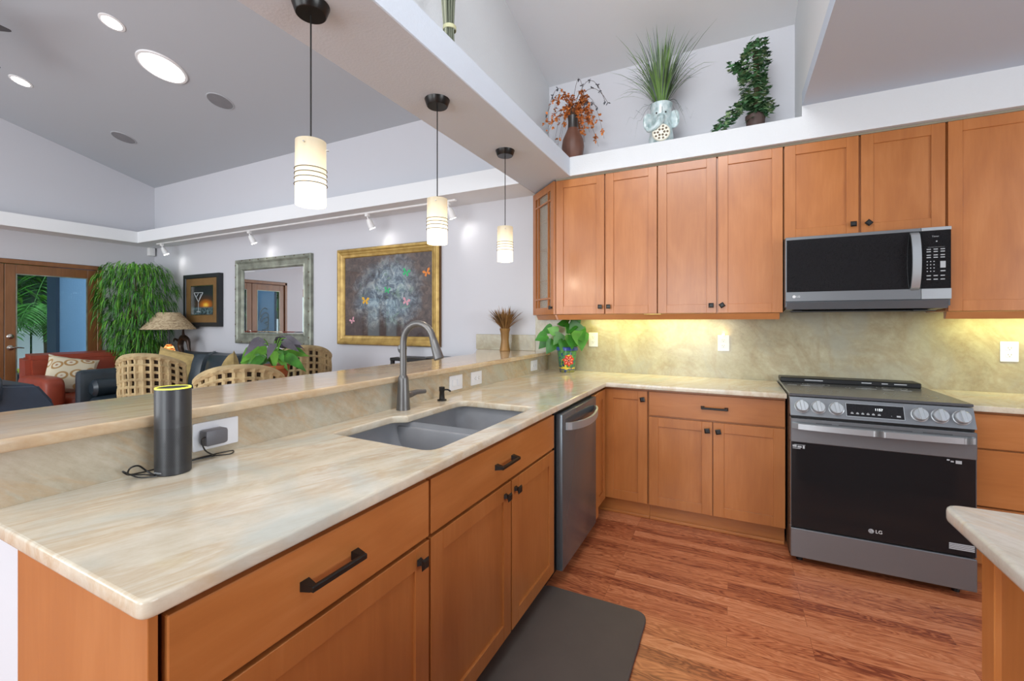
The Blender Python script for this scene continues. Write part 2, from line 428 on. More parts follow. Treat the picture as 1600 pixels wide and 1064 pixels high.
# ------------------------------------------------------------------ the setting
SL = .262
def cz(y): return 3.405 + SL * (3.625 - y)
struct('floor', B().box(-8.12, 3.6, -3.6, 3.75, -.08, 0), M['floor'], smooth=False)
struct('wall_back', B().box(-8.12, 3.6, 3.625, 3.75, 0, 3.6), M['wall'], 'pale grey painted wall behind the range and the pictures', smooth=False)
b = B()
for y0, y1, z0, z1 in ((-3.6, -2.1, 0, 4.9), (-2.1, -.7, 2.12, 4.9), (-.7, 1.33, 0, 4.9), (1.33, 2.99, 2.12, 4.4), (2.99, 3.625, 0, 3.8)):
    b.box(-8.12, -8.0, y0, y1, z0, z1)
struct('wall_left', b, M['wall'], 'pale grey living room wall with the french doors', smooth=False)
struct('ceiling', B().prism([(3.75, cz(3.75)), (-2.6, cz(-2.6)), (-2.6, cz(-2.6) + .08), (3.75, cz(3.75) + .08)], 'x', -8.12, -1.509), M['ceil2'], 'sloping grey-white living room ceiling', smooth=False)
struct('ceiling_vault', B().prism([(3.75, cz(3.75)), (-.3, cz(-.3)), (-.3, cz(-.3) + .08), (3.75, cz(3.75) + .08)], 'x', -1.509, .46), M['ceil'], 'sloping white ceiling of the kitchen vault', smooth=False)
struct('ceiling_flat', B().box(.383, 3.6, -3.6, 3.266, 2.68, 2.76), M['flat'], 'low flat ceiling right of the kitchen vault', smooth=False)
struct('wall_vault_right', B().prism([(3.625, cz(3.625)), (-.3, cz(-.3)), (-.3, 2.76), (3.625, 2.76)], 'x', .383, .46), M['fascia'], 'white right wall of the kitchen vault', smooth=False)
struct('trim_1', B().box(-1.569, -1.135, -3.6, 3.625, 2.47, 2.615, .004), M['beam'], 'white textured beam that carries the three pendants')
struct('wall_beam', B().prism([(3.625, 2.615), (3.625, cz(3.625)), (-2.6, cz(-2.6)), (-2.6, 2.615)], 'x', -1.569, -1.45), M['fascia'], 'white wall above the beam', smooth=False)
b = B().box(-1.135, .383, 3.266, 3.625, 2.47, 2.615).box(.383, 3.6, 3.266, 3.625, 2.47, 2.76)
struct('trim_2', b, M['fascia'], 'white plant ledge over the kitchen wall cabinets', smooth=False)
struct('trim_3', B().box(-8.0, -1.569, 3.254, 3.625, 2.47, 2.628), M['ceil'], 'grey-white ledge over the picture wall', smooth=False)
struct('trim_4', B().box(-8.0, -7.64, -3.6, 3.254, 2.47, 2.628), M['ceil'], 'grey-white ledge over the french doors', smooth=False)
b = B().box(.2, 3.6, -3.6, -3.48, 0, 2.68).box(-1.5, .2, -3.6, -3.48, 2.4, 2.68)
struct('wall_front', b, M['wall'], 'pale wall of the kitchen behind the viewer', smooth=False)
b = B().box(3.6, 3.72, -3.6, 3.75, 0, .9).box(3.6, 3.72, -3.6, 3.75, 2.4, 2.76).box(3.6, 3.72, -3.6, -.5, .9, 2.4).box(3.6, 3.72, 1.7, 3.75, .9, 2.4)
struct('wall_right', b, M['wall'], 'pale right wall of the kitchen with an added window', smooth=False)
struct('added_window_1', B().box(3.6, 3.66, -.5, -.45, .9, 2.4).box(3.6, 3.66, 1.65, 1.7, .9, 2.4).box(3.6, 3.66, -.45, 1.65, .9, .95).box(3.6, 3.66, -.45, 1.65, 2.35, 2.4).box(3.6, 3.66, .58, .62, .95, 2.35), M['white'], 'white framed unseen window added in the right wall for daylight', smooth=False)  # unseen window, put in so daylight comes from the right
b = B().box(-1.60, -1.475, .345, 3.625, 0, 1.0455).box(-1.475, -1.303, .355, .395, 0, .889)
struct('wall_knee', b, M['wall'], 'low wall that carries the bar top', smooth=False)
struct('baseboard_back', B().box(-8.0, -1.6, 3.61, 3.625, 0, .10, .003), M['white'])
struct('baseboard_left', B().box(-8.0, -7.985, 3.0, 3.61, 0, .10, .003), M['white'])

# french doors on the left wall (two leaves), frames, panes, hardware
def french(name, y0, y1, label, leaves=2, handle=True, split=None):
    t = thing(name, label, 'door', (-8.0, (y0 + y1) / 2, 0), kind='structure')
    f = B().box(-8.10, -7.975, y0 + .0, y0 + .05, 0, 2.11, .004).box(-8.10, -7.975, y1 - .05, y1, 0, 2.11, .004).box(-8.10, -7.975, y0, y1, 2.06, 2.115, .004)
    f.done('door_frame', M['door_wood'], t)
    ww = (y1 - y0 - .10) / leaves
    for i in range(leaves):
        a = y0 + .05 + i * ww + .003; c = a + ww - .006
        if split: a, c = ((y0 + .053, split - .003), (split + .003, y1 - .053))[i]
        X0, X1 = -8.045, -8.0
        lb = B().box(X0, X1, a, a + .095, .01, 2.055, .003).box(X0, X1, c - .095, c, .01, 2.055, .003)
        lb.box(X0, X1, a + .095, c - .095, 1.94, 2.055, .003).box(X0, X1, a + .095, c - .095, .01, .25, .003)
        lf = lb.done('door_leaf', M['door_wood'], t)
        bd = B()
        for q in ((a + .095, a + .107, .25, 1.94), (c - .107, c - .095, .25, 1.94), (a + .107, c - .107, 1.928, 1.94), (a + .107, c - .107, .25, .262)):
            bd.box(X1 - .012, X1 + .002, *q)
        bd.done('glazing_bead', M['silverleaf'], lf)
        B().box(-8.025, -8.019, a + .095, c - .095, .25, 1.94).done('pane', M['glass_t'], lf, False)
        if handle and i == 1:
            hy_ = a + .045
            B(T((-8.0, hy_, 1.155)) @ RY(R(90))).lathe([(.001, 0), (.032, .001), (.031, .010), (.016, .018), (.001, .019)], n=20).done('deadbolt', M['nickel'], lf)
            hb = B(T((-8.0, hy_, 1.015)) @ RY(R(90))).lathe([(.001, 0), (.032, .001), (.031, .010), (.012, .016), (.011, .05), (.001, .051)], n=20)
            hb.M = Matrix.Identity(4); hb.tube([(-7.955, hy_, 1.015), (-7.95, hy_ + .05, 1.018), (-7.955, hy_ + .11, 1.008)], [.010, .009, .006], 10, smooth=3)
            hb.done('lever_handle', M['nickel'], lf)
    return t
french('door_1', 1.34, 2.98, 'brown wooden double french door behind the red armchair', split=2.05)
french('door_2', -2.09, -.71, 'brown wooden glazed door further along the left wall', 2, False)

# outside the doors
struct('ground', B().box(-22, -8.12, -12, 12, -.2, -.05), plain('patio_concrete', '9aa6ac', .8), 'grey patio paving outside the doors', smooth=False)
blue = paint('blue_stucco', '88a9cc', .6); blue_d = plain('dark_blue_trim', '2c3e55', .6)
def post(y0, y1, label, relief=False):
    t = thing('patio_column', label, 'column', (-9.2, (y0 + y1) / 2, -.05), group=None)
    B().box(-9.35, -9.05, y0, y1, -.05, 2.9, .005).done('shaft', blue, t)
    B().box(-9.36, -9.04, y0 - .04, y0, -.05, 2.9).done('edge_trim', blue_d, t)
    B().box(-9.36, -9.04, y1, y1 + .05, -.05, 2.9).done('edge_trim', blue_d, t)
    if relief:
        q = B()
        for k in range(7):
            a = k * .9; zc = .95 + k * .10; yc = (y0 + y1) / 2
            q.tube([(-9.02, yc + .1 * math.sin(a + j * .7), zc + .09 * math.cos(a + j * .9)) for j in range(6)], .012, 6, smooth=3)
        q.done('wall_relief', plain('grey_relief', '7c8890', .7), t)
post(2.88, 3.26, 'blue stucco patio column right behind the near glass door leaf')
post(.86, 1.38, 'blue stucco column with a scrolled grey relief, seen in the mirror', True)
t = thing('garden_fence', 'white slatted garden fence with dark gaps beyond the patio', 'fence', (-11.6, 3, -.05))
for k in range(44):
    y = -2.4 + k * .26; B().box(-11.62, -11.58, y, y + .23, -.05, 1.42, .004).done('fence_board', M['white'], t)
B().box(-11.66, -11.62, -2.4, 9.0, .3, .4).done('fence_rail', M['white'], t); B().box(-11.66, -11.62, -2.4, 9.0, 1.15, 1.25).done('fence_rail', M['white'], t)
t = thing('hedge', 'tall dense green hedge behind the white garden fence', 'hedge', (-13.4, 3, -.05), kind='stuff')
b = B()
for k in range(5200):
    y = random.uniform(-5, 12); z = random.uniform(0, 5.2); x = -13 + random.uniform(-.5, .6) + .5 * noise.noise((y, z, 0))
    b.mi = 0 if noise.noise((y * 1.3, z * 1.3, 5)) > -.05 else 1
    if random.random() < .4: b.mi = 2
    b.leaf((x, y, z), (random.uniform(.1, 1), random.uniform(-1, 1), random.uniform(-.6, .6)), random.uniform(.10, .18), random.uniform(.2, .4), .3)
b.done('foliage', [M['green'], M['green_d'], M['green_l']], t, False)
B().box(-13.9, -13.6, -5, 12, -.05, 5.2).done('hedge_core', M['green_d'], t, False)
def palm(x, y, h, label, nf=13, L=1.5):
    t = thing('garden_palm', label, 'palm', (x, y, -.05))
    B().tube([(x, y, -.05), (x + .05, y + .03, h * .5), (x, y, h)], [.075, .06, .05], 12, smooth=4).done('trunk', M['bark'], t)
    q = B()
    for k in range(nf):
        a = k * 2.4; el = random.uniform(.1, 1.0)
        d = Vector((math.cos(a), math.sin(a), 0)); pts = []
        for j in range(15):
            s_ = j / 14; pts.append(Vector((x, y, h)) + d * (L * s_) + Vector((0, 0, L * (el * s_ - (.75 + el * .5) * s_ * s_))))
        q.tube(pts, [.012 - .010 * j / 14 for j in range(15)], 5)
        for j in range(2, 15):
            for sd in (1, -1):
                dd = (d.cross(Vector((0, 0, 1))) * sd + d * .6 + Vector((0, 0, -.15))).normalized()
                for e in (0, .5):
                    q.leaf(pts[j] - (pts[j] - pts[j-1]) * e, dd, .03, .42 * math.sin(math.pi * (.15 + .8 * j / 15)), .5)
    q.done('fronds', [M['green']], t, False)
palm(-10.75, 3.24, 1.45, 'feathery green palm outside the door in front of the white fence', 14, 1.15)
palm(-12.0, 3.9, 2.4, 'taller green palm close to the garden hedge', 12, 1.7)
t = thing('patio_planter', 'low dark planter with a yellow-green plant outside the door', 'planter', (-8.9, 2.42, -.05))
B().box(-9.1, -8.7, 2.22, 2.62, -.05, .62, .01).done('planter_box', M['leather_b'], t)
b = B()
for k in range(70):
    a = random.uniform(0, 6.28); b.leaf((-8.9 + .1 * math.cos(a), 2.42 + .1 * math.sin(a), .62), (math.cos(a), math.sin(a), random.uniform(.4, 1.2)), .05, random.uniform(.12, .3), .5)
b.done('foliage', plain('yellow_green_leaf', 'a9b428', .5), t, False)

# ------------------------------------------------------------------ cabinet making (local frame: x across, z up, front faces -y)
def shaker(b, w, h, st=.062, th=.02, rec=.009):
    e = .0015
    b.box(e, st, -th, 0, e, h - e, .0012).box(w - st, w - e, -th, 0, e, h - e, .0012)
    b.box(st, w - st, -th, 0, e, st, .0012).box(st, w - st, -th, 0, h - st, h - e, .0012)
    b.box(st - .002, w - st + .002, -th + rec, -.002, st - .002, h - st + .002)
    return b
def knob(M2, x, z, parent, rot=0, y=-.02):
    K = M2 @ T((x, y, z)) @ RX(R(90)) @ RZ(R(rot))
    b = B(K)
    b.hexa([(-.009, -.009, 0), (.009, -.009, 0), (.009, .009, 0), (-.009, .009, 0), (-.005, -.005, .014), (.005, -.005, .014), (.005, .005, .014), (-.005, .005, .014)])
    b.hexa([(-.006, -.006, .013), (.006, -.006, .013), (.006, .006, .013), (-.006, .006, .013), (-.0155, -.0155, .022), (.0155, -.0155, .022), (.0155, .0155, .022), (-.0155, .0155, .022)])
    b.hexa([(-.0155, -.0155, .022), (.0155, -.0155, .022), (.0155, .0155, .022), (-.0155, .0155, .022), (-.009, -.009, .027), (.009, -.009, .027), (.009, .009, .027), (-.009, .009, .027)])
    return b.done('knob', M['bronze'], parent)
def pull(M2, x, z, parent, w=.135, y=-.02):
    b = B(M2 @ T((x, y, z)))
    for s in (-1, 1):
        c = s * w / 2
        b.hexa([(c - .011, 0, -.010), (c + .011, 0, -.010), (c + .007, -.026, -.006), (c - .007, -.026, -.006), (c - .011, 0, .010), (c + .011, 0, .010), (c + .007, -.026, .006), (c - .007, -.026, .006)])
    b.box(-w / 2 - .007, w / 2 + .007, -.034, -.024, -.0065, .0065, .002)
    return b.done('handle', M['bronze'], parent)
def door(M2, w, h, parent, kx=None, kz=None, krot=0, mat='wood_z', st=.062):
    d = shaker(B(M2), w, h, st).done('door', M[mat], parent)
    if kx is not None: knob(M2, kx, kz, d, krot)
    return d
def drawer(M2, w, h, parent, mat, hx=None):
    d = B(M2).box(.0015, w - .0015, -.02, 0, .0015, h - .0015, .002).done('drawer', M[mat], parent)
    if hx is not None: pull(M2, hx, h / 2, d)
    return d
CAB = 'honey maple'
# wall cabinets
YU = 3.295; ZD, ZT = 1.395, 2.455
def FM(x, z, y=YU): return T((x, y + .02, z))
def rail(b, x0, x1, left=False, right=False):
    # angled light rail under a run of wall cabinets
    b.prism([(YU + .008, ZD - .002), (YU + .024, ZD - .042), (YU + .05, ZD - .042), (YU + .05, ZD - .002)], 'x', x0, x1); return b
def uppercab(x0, xm, x1, z0, z1, label, kz, k1, k2, r2=0, light=True, grp='double-door wall cabinets'):
    t = thing('wall_cabinet', label, 'cabinet', ((x0 + x1) / 2, 3.46, z0), group=None)
    B().box(x0 + .001, x1 - .001, YU + .021, 3.604, z0, z1, .001).done('body', M['wood_z'], t)
    door(FM(x0 + .002, z0), xm - x0 - .006, z1 - z0, t, k1 - x0 - .002, kz - z0)
    door(FM(xm + .004, z0), x1 - xm - .006, z1 - z0, t, k2 - xm - .004, kz - z0, r2)
    if light: rail(B(), x0 + (.0 if x0 > -1 else .015), x1 - (.02 if x1 > .2 else 0)).done('light_rail', M['wood_rail'], t)
    return t
uppercab(-1.264, -.867, -.486, ZD, ZT, 'maple wall cabinet with two tall doors beside the glass corner cabinet', 1.451, -.900, -.836)
uppercab(-.486, -.097, .287, ZD, ZT, 'maple wall cabinet with two tall doors, just left of the microwave', 1.448, -.134, -.067, 33)
uppercab(.289, .678, 1.066, 1.862, ZT, 'short two-door maple cabinet above the microwave', 1.922, .644, .717, 45, False)
t = thing('wall_cabinet', 'tall maple wall cabinet to the right of the microwave', 'cabinet', (1.4, 3.46, ZD))
B().box(1.070, 1.98, YU + .021, 3.604, ZD, ZT, .001).done('body', M['wood_z'], t)
door(FM(1.072, ZD), .452, ZT - ZD, t, .42, .056); door(FM(1.527, ZD), .45, ZT - ZD, t, .03, .056)
rail(B(), 1.07, 1.98).done('light_rail', M['wood_rail'], t)
# strip whose colour stands in for the shadow gap under the plant ledge
t = tag(B().box(-1.262, 1.98, YU + .004, YU + .03, ZT + .001, 2.469).done('shadow_gap_strip', plain('shadow_gap_grey_beige', '8d8470', .6), None), 'thin grey-beige strip standing for the shadow gap between the wall cabinets and the plant ledge', 'shadow strip')
# diagonal glass corner cabinet
L = math.hypot(.31, .33); ang = math.atan2(-.30, .31)
t = thing('corner_cabinet', 'narrow angled maple wall cabinet with a mullioned glass door', 'cabinet', (-1.4, 3.5, ZD))
x0c, y0c = -1.574, 3.600
MD = T((x0c, y0c, ZD)) @ RZ(ang) ; Ld = math.hypot(.31, .30)
pl_ = [(-1.266, 3.318), (-1.266, 3.604), (-1.56, 3.604)]
B().prism(pl_, 'z', ZD, ZD + .018).prism(pl_, 'z', ZT - .018, ZT).box(-1.285, -1.266, 3.33, 3.604, ZD + .018, ZT - .018).done('body', M['wood_z'], t)
for z in (1.68, 1.95, 2.20): B().prism([(-1.29, 3.36), (-1.29, 3.60), (-1.53, 3.60)], 'z', z, z + .012).done('shelf', M['wood_z'], t)
h = ZT - ZD; st = .058; d = B(MD)
d.box(0, st, -.02, 0, 0, h, .001).box(Ld - st, Ld, -.02, 0, 0, h, .001).box(st, Ld - st, -.02, 0, 0, st, .001).box(st, Ld - st, -.02, 0, h - st, h, .001)
dr = d.done('door', M['wood_z'], t)
d = B(MD)
for x in (.105, Ld - .118): d.box(x, x + .013, -.019, -.004, st, h - st)
for z in (.125, h - .14): d.box(st, Ld - st, -.019, -.004, z, z + .013)
d.done('mullions', M['wood_z'], dr)
B(MD).box(st, Ld - st, -.003, 0, st, h - st).done('pane', M['glass_c'], dr, False)
knob(MD, Ld - .03, .056, dr)
b = B(MD); b.prism([(-.008 + .0, -.002), (.01, -.042), (.03, -.042), (.03, -.002)], 'x', .045, Ld - .0); b.done('light_rail', M['wood_rail'], t)
for k, (x, y, z) in enumerate([(-1.37, 3.50, ZD + .018), (-1.33, 3.45, 1.692), (-1.40, 3.53, 1.692)]):
    tag(B().lathe([(.001, 0), (.026, .001), (.028, .004), (.004, .012), (.004, .07), (.022, .09), (.032, .13), (.028, .165)], (x, y, z), 20, cap=False).done('wine_glass', M['glass'], None),
        ['clear stemmed glass on the bottom of the glass corner cabinet', 'clear stemmed glass on the cabinet shelf, nearer the door', 'clear stemmed glass on the cabinet shelf, further back'][k], 'glass', 'glasses in the corner cabinet')
# under-cabinet light
for x, lb in ((-.52, 'small brass under-cabinet light below the tall double doors'),):
    t = thing('under_cabinet_light', lb, 'light', (x, YU + .01, ZD - .01))
    B().box(x - .06, x + .06, YU - .004, YU + .007, ZD - .008, ZD + .001, .002).done('housing', M['gold'], t)

# base cabinets, back wall
YB = 3.037; ZC = .889
def toe(b, x0, x1): return b.box(x0, x1, YB + .063, YB + .08, 0, .112)
def BM(x, z): return T((x, YB + .02, z))
t = thing('base_cabinet', 'maple corner base cabinet with folding doors in the counter angle', 'cabinet', (-.8, 3.3, 0))
B().box(-1.44, -.508, YB + .021, 3.60, .112, ZC - .001).done('body', M['wood_z'], t)
door(BM(-.803, .118), .291, .755, t, .262, .70, 10)
MP0 = T((-.81, 2.795, .118)) @ RZ(R(90)); door(MP0, .225, .755, t)
toe(B(), -.86, -.506).done('toe_kick', M['wood_x'], t)
B().box(-.86, -.506, YB + .052, YB + .062, 0, .02, .004).done('shoe_moulding', M['wood_x'], t)
t = thing('base_cabinet', 'maple base cabinet with one wide drawer over two doors, left of the range', 'cabinet', (-.11, 3.3, 0))
B().box(-.506, .276, YB + .021, 3.60, .112, ZC - .001).done('body', M['wood_z'], t)
drawer(BM(-.504, .714), .779, .160, t, 'wood_x', .399)
door(BM(-.504, .118), .388, .588, t, .358, .535, 8); door(BM(-.113, .118), .388, .588, t, .030, .535, 12)
toe(B(), -.505, .275).done('toe_kick', M['wood_x'], t)
B().box(-.505, .275, YB + .052, YB + .062, 0, .02, .004).done('shoe_moulding', M['wood_x'], t)
t = thing('base_cabinet', 'maple drawer base cabinet to the right of the range', 'cabinet', (1.4, 3.3, 0))
B().box(1.049, 1.84, YB + .021, 3.60, .112, ZC - .001).done('body', M['wood_z'], t)
for z, hh in ((.70, .175), (.41, .285), (.118, .287)): drawer(BM(1.051, z), .787, hh, t, 'wood_x')
toe(B(), 1.05, 1.84).done('toe_kick', M['wood_x'], t)
# peninsula cabinets
def PM(y, z): return T((-.81, y, z)) @ RZ(R(90))
t = thing('base_cabinet', 'nearest maple peninsula cabinet with a drawer over one wide door', 'cabinet', (-1.1, .7, 0))
B().box(-1.44, -.811, .397, 1.041, .112, ZC - .001).done('body', M['wood_z'], t)
B().box(-1.302, -.797, .352, .366, 0, ZC - .001, .001).done('end_panel', M['wood_z'], t)
drawer(PM(.374, .712), .666, .164, t, 'wood_y', .315)
door(PM(.374, .100), .666, .604, t, .619, .560, 0)
B().box(-.88, -.865, .367, 1.041, 0, .112).done('toe_kick', M['wood_y'], t)
t = thing('sink_cabinet', 'maple sink base cabinet with a long false drawer over two doors', 'cabinet', (-1.1, 1.55, 0))
B().box(-1.44, -.811, 1.043, 1.061, .112, ZC - .001).box(-1.44, -.811, 2.045, 2.063, .112, ZC - .001).box(-1.44, -.811, 1.061, 2.045, .112, .13).box(-1.44, -1.43, 1.061, 2.045, .13, ZC - .001).box(-.829, -.811, 1.061, 2.045, .69, ZC - .001).done('body', M['wood_z'], t)
drawer(PM(1.047, .712), .995, .164, t, 'wood_y', .466)
door(PM(1.047, .100), .523, .604, t, .470, .560, 0); door(PM(1.576, .100), .466, .604, t, .030, .560, 0)
B().box(-.88, -.865, 1.041, 2.06, 0, .112).done('toe_kick', M['wood_y'], t)

# dishwasher
t = thing('dishwasher', 'stainless dishwasher with a bowed handle under the counter', 'dishwasher', (-1.1, 2.4, 0))
B().box(-1.43, -.80, 2.069, 2.785, .10, ZC - .004).done('body', M['black'], t)
B().box(-.80, -.762, 2.085, 2.69, .085, .872, .006).done('front_panel', M['steel_dk'], t)
B().box(-.80, -.774, 2.70, 2.785, .085, .875, .002).done('side_filler', M['wood_z'], t)
b = B(); hz = .806; pts = []
for k in range(25):
    s_ = k / 24; y = 2.125 + .52 * s_; bow = math.sin(math.pi * s_) ** .6
    pts.append((-.76 + .012 + .05 * bow, y, hz - .012 * math.sin(math.pi * s_)))
for k in range(24):
    (xa, ya, za), (xb, yb, zb) = pts[k], pts[k + 1]; hh = .019
    b.hexa([(xa - .012, ya, za - hh), (xa, ya, za - hh), (xb, yb, zb - hh), (xb - .012, yb, zb - hh), (xa - .012, ya, za + hh), (xa, ya, za + hh), (xb, yb, zb + hh), (xb - .012, yb, zb + hh)])
bmesh.ops.remove_doubles(b.bm, verts=b.bm.verts, dist=1e-5)
b.done('handle', M['steel_lt'], t, ang=50)
b = B().box(-.7622, -.7615, 2.12, 2.65, .80, .845); b.done('handle_pocket', M['steel_dk'], t)
B().box(-.86, -.85, 2.07, 2.785, 0, .10).done('toe_kick', M['black'], t)

# countertops
sink_hole = rpoly([(-1.338, 1.172), (-.868, 1.152), (-.868, 1.972), (-1.285, 1.972), (-1.285, 1.535), (-1.338, 1.50)], [.03, .05, .04, .05, .03, .03])
outer = rpoly([(-1.474, .336), (-.779, .336), (-.779, 2.997), (.278, 2.997), (.278, 3.624), (-1.474, 3.624)], [0, .022, .012, 0, 0, 0])
o = slab('countertop', outer, [sink_hole], .889, .92, .006, M['counter'])
tag(o, 'pale beige stone countertop of the peninsula, turning along the back wall', 'countertop')
o = slab('countertop', [(1.048, 2.997), (1.9, 2.997), (1.9, 3.624), (1.048, 3.624)], [], .889, .92, .006, M['counter'])
tag(o, 'short pale stone countertop to the right of the range', 'countertop')
o = slab('raised_bar_countertop', [(-1.433, .27), (-1.433, 3.624), (-2.19, 3.624), (-1.88, 3.05), (-1.88, .27)], [], 1.046, 1.077, .007, M['bar'])
tag(o, 'raised beige stone bar top along the peninsula', 'bar top')
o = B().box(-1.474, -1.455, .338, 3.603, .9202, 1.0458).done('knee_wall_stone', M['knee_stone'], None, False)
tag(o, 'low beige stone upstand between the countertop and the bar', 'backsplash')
o = B().prism([(-1.574, 1.0772), (-1.431, 1.0772), (-1.431, 1.045), (-1.453, 1.045), (-1.453, .9202), (.283, .9202), (.283, .7), (1.045, .7), (1.045, .9202), (1.98, .9202), (1.98, 1.393), (1.066, 1.393), (1.066, 1.46), (.289, 1.46), (.289, 1.393), (-1.574, 1.393)], 'y', 3.605, 3.6245).done('backsplash', M['splash'], None, False)
tag(o, 'tall mottled beige stone backsplash on the kitchen wall', 'backsplash')
o = B().box(-2.19, -1.576, 3.605, 3.6245, 1.0772, 1.22, .002).done('bar_backsplash', M['splash'], None, False)
tag(o, 'short stone upstand at the wall end of the bar top', 'backsplash')

# island
isl = rpoly([(.428, -.6), (1.6, -.6), (1.6, 1.352), (.428, 1.352)], [.02, .02, .02, .035])
o = slab('island_top', isl, [], .884, .92, .010, stone('island_quartzite', [(.3, 'a39e90'), (.45, 'b8b5aa'), (.6, 'c6c4bc'), (.75, 'd0cfc9')], (0, 0, R(-40)), (9, 1.5, 5), .14, .25))
tag(o, 'grey-beige stone top of the kitchen island at the right edge', 'countertop')
t = thing('kitchen_island', 'maple panelled island cabinet at the right edge of the picture', 'cabinet', (1.0, .5, 0))
B().box(.487, 1.5, -.5, 1.285, 0, .883).done('body', M['wood_z'], t)
B().box(.476, .50, 1.245, 1.297, 0, .883, .002).done('corner_post', M['wood_z'], t)

# sink
t = thing('kitchen_sink', 'grey double-bowl undermount sink set in the peninsula', 'sink', (-1.1, 1.55, .68))
def bowl(x0, x1, y0, y1, zb, r=.05):
    q = B(); P = rpoly([(x0, y0), (x1, y0), (x1, y1), (x0, y1)], r); Q = rpoly([(x0 + .02, y0 + .02), (x1 - .02, y0 + .02), (x1 - .02, y1 - .02), (x0 + .02, y1 - .02)], r)
    cx_, cy_ = (x0 + x1) / 2, (y0 + y1) / 2
    rings = [(P, .888, 1), (P, .86, 1), (Q, zb + .03, 1), (Q, zb + .008, .97), (Q, zb, .9)]
    prev = None
    for pts_, z, k in rings:
        cur = [q._v((cx_ + (p[0] - cx_) * k, cy_ + (p[1] - cy_) * k, z)) for p in pts_]
        if prev:
            for i in range(len(cur)): q._f([prev[i], cur[i], cur[(i + 1) % len(cur)], prev[(i + 1) % len(cur)]])
        prev = cur
    q._f(prev[::-1]); bo = q.done('bowl', M['sink'], t, ang=60)
    B().lathe([(.001, 0), (.030, .001), (.042, .003), (.044, 0)], (cx_, cy_, zb + .0005), 24).done('drain', M['steel'], bo)
bowl(-1.372, -.850, 1.140, 1.560, .70); bowl(-1.320, -.850, 1.570, 1.995, .68)
B().box(-1.352, -.862, 1.5455, 1.5845, .70, .868, .006).done('divider', M['sink'], t)
# faucet
fx, fy = -1.397, 1.638
t = thing('faucet', 'dark gunmetal gooseneck faucet behind the sink', 'faucet', (fx, fy, .92))
B().lathe([(.001, 0), (.0325, 0), (.0325, .004), (.031, .02), (.0245, .148), (.0235, .152), (.020, .158), (.018, .163), (.001, .163)], (fx, fy, .9203), 36).done('base', M['gun'], t)
pts = [(fx, fy, 1.08), (fx, fy, 1.20), (fx, fy, 1.235)]
Rr = .088
for k in range(1, 13):
    a = math.pi - math.pi * .92 * k / 12; pts.append((fx + Rr + Rr * math.cos(a), fy, 1.235 + Rr * 1.06 * math.sin(a)))
B().tube(pts, .0155, 20).done('spout', M['gun'], t, ang=60)
ex, ez = pts[-1][0], pts[-1][2]; dv = (Vector(pts[-1]) - Vector(pts[-2])).normalized(); e0 = Vector(pts[-1])
B().tube([e0, e0 + dv * .012, e0 + dv * .014, e0 + dv * .095, e0 + dv * .098], [.0165, .0175, .0185, .0235, .0205], 20).done('spray_head', M['gun'], t)
b = B().tube([(fx, fy + .018, .985), (fx, fy + .055, .985)], [.0165, .0155], 18)
b.tube([(fx + .0, fy + .055, .985), (fx + .01, fy + .085, .992), (fx + .02, fy + .14, .989)], [.0155, .0125, .0105], 14)
b.done('lever', M['gun'], t)
# soap dispenser
sx, sy = -1.375, 1.918
t = thing('soap_dispenser', 'small dark soap dispenser on the counter beside the faucet', 'soap dispenser', (sx, sy, .92))
B().lathe([(.001, 0), (.024, 0), (.024, .006), (.015, .010), (.013, .048), (.0155, .052), (.0155, .072), (.001, .074)], (sx, sy, .9203), 24).done('body', M['bronze'], t)
B().tube([(sx, sy, .975), (sx + .02, sy + .02, .977), (sx + .036, sy + .028, .967)], .0045, 8, smooth=3).done('nozzle', M['bronze'], t)

# ------------------------------------------------------------------ range
t = thing('range', 'stainless slide-in electric range with black glass oven door', 'range', (.66, 3.2, 0))
X0, X1, YR = .2835, 1.0385, 2.866; W_ = X1 - X0
B().box(X0, X1, 2.93, 3.60, .03, .915, .002).box(X0 + .02, X1 - .02, 2.92, 2.95, .03, .08).done('body', M['black'], t)
ck = B().box(X0 - .002, X1 + .004, 2.912, 3.60, .921, .936, .003).done('cooktop', M['cooktop'], t)
b = B()
for (x, y, r) in ((.45, 3.10, .095), (.47, 3.38, .07), (.86, 3.11, .11), (.85, 3.39, .07), (.66, 3.30, .05)):
    for rr in (r, r * .62):
        n = 40
        for k in range(n):
            a0, a1 = 2 * math.pi * k / n, 2 * math.pi * (k + 1) / n
            b._f([b._v((x + q * math.cos(a), y + q * math.sin(a), .9364)) for q, a in ((rr, a0), (rr + .002, a0), (rr + .002, a1), (rr, a1))])
    b.done('burner_ring', M['print'], ck, False); b = B()
b.bm.free()
b = B().box(X0, X1 - .03, 3.46, 3.60, .936, .966, .004); b.done('rear_vent', M['black'], t)
b = B()
for x0_, x1_ in ((.42, .52), (.72, .77), (.82, .85), (.88, .94)): b.box(x0_, x1_, 3.4592, 3.4602, .950, .956)
for x0_, x1_ in ((.31, .36), (.38, .43), (.66, .76), (.79, .84), (.87, .92)): b.box(x0_, x1_, 3.30, 3.31, .9362, .9367)
b.done('vent_slots', M['print'], t, False)
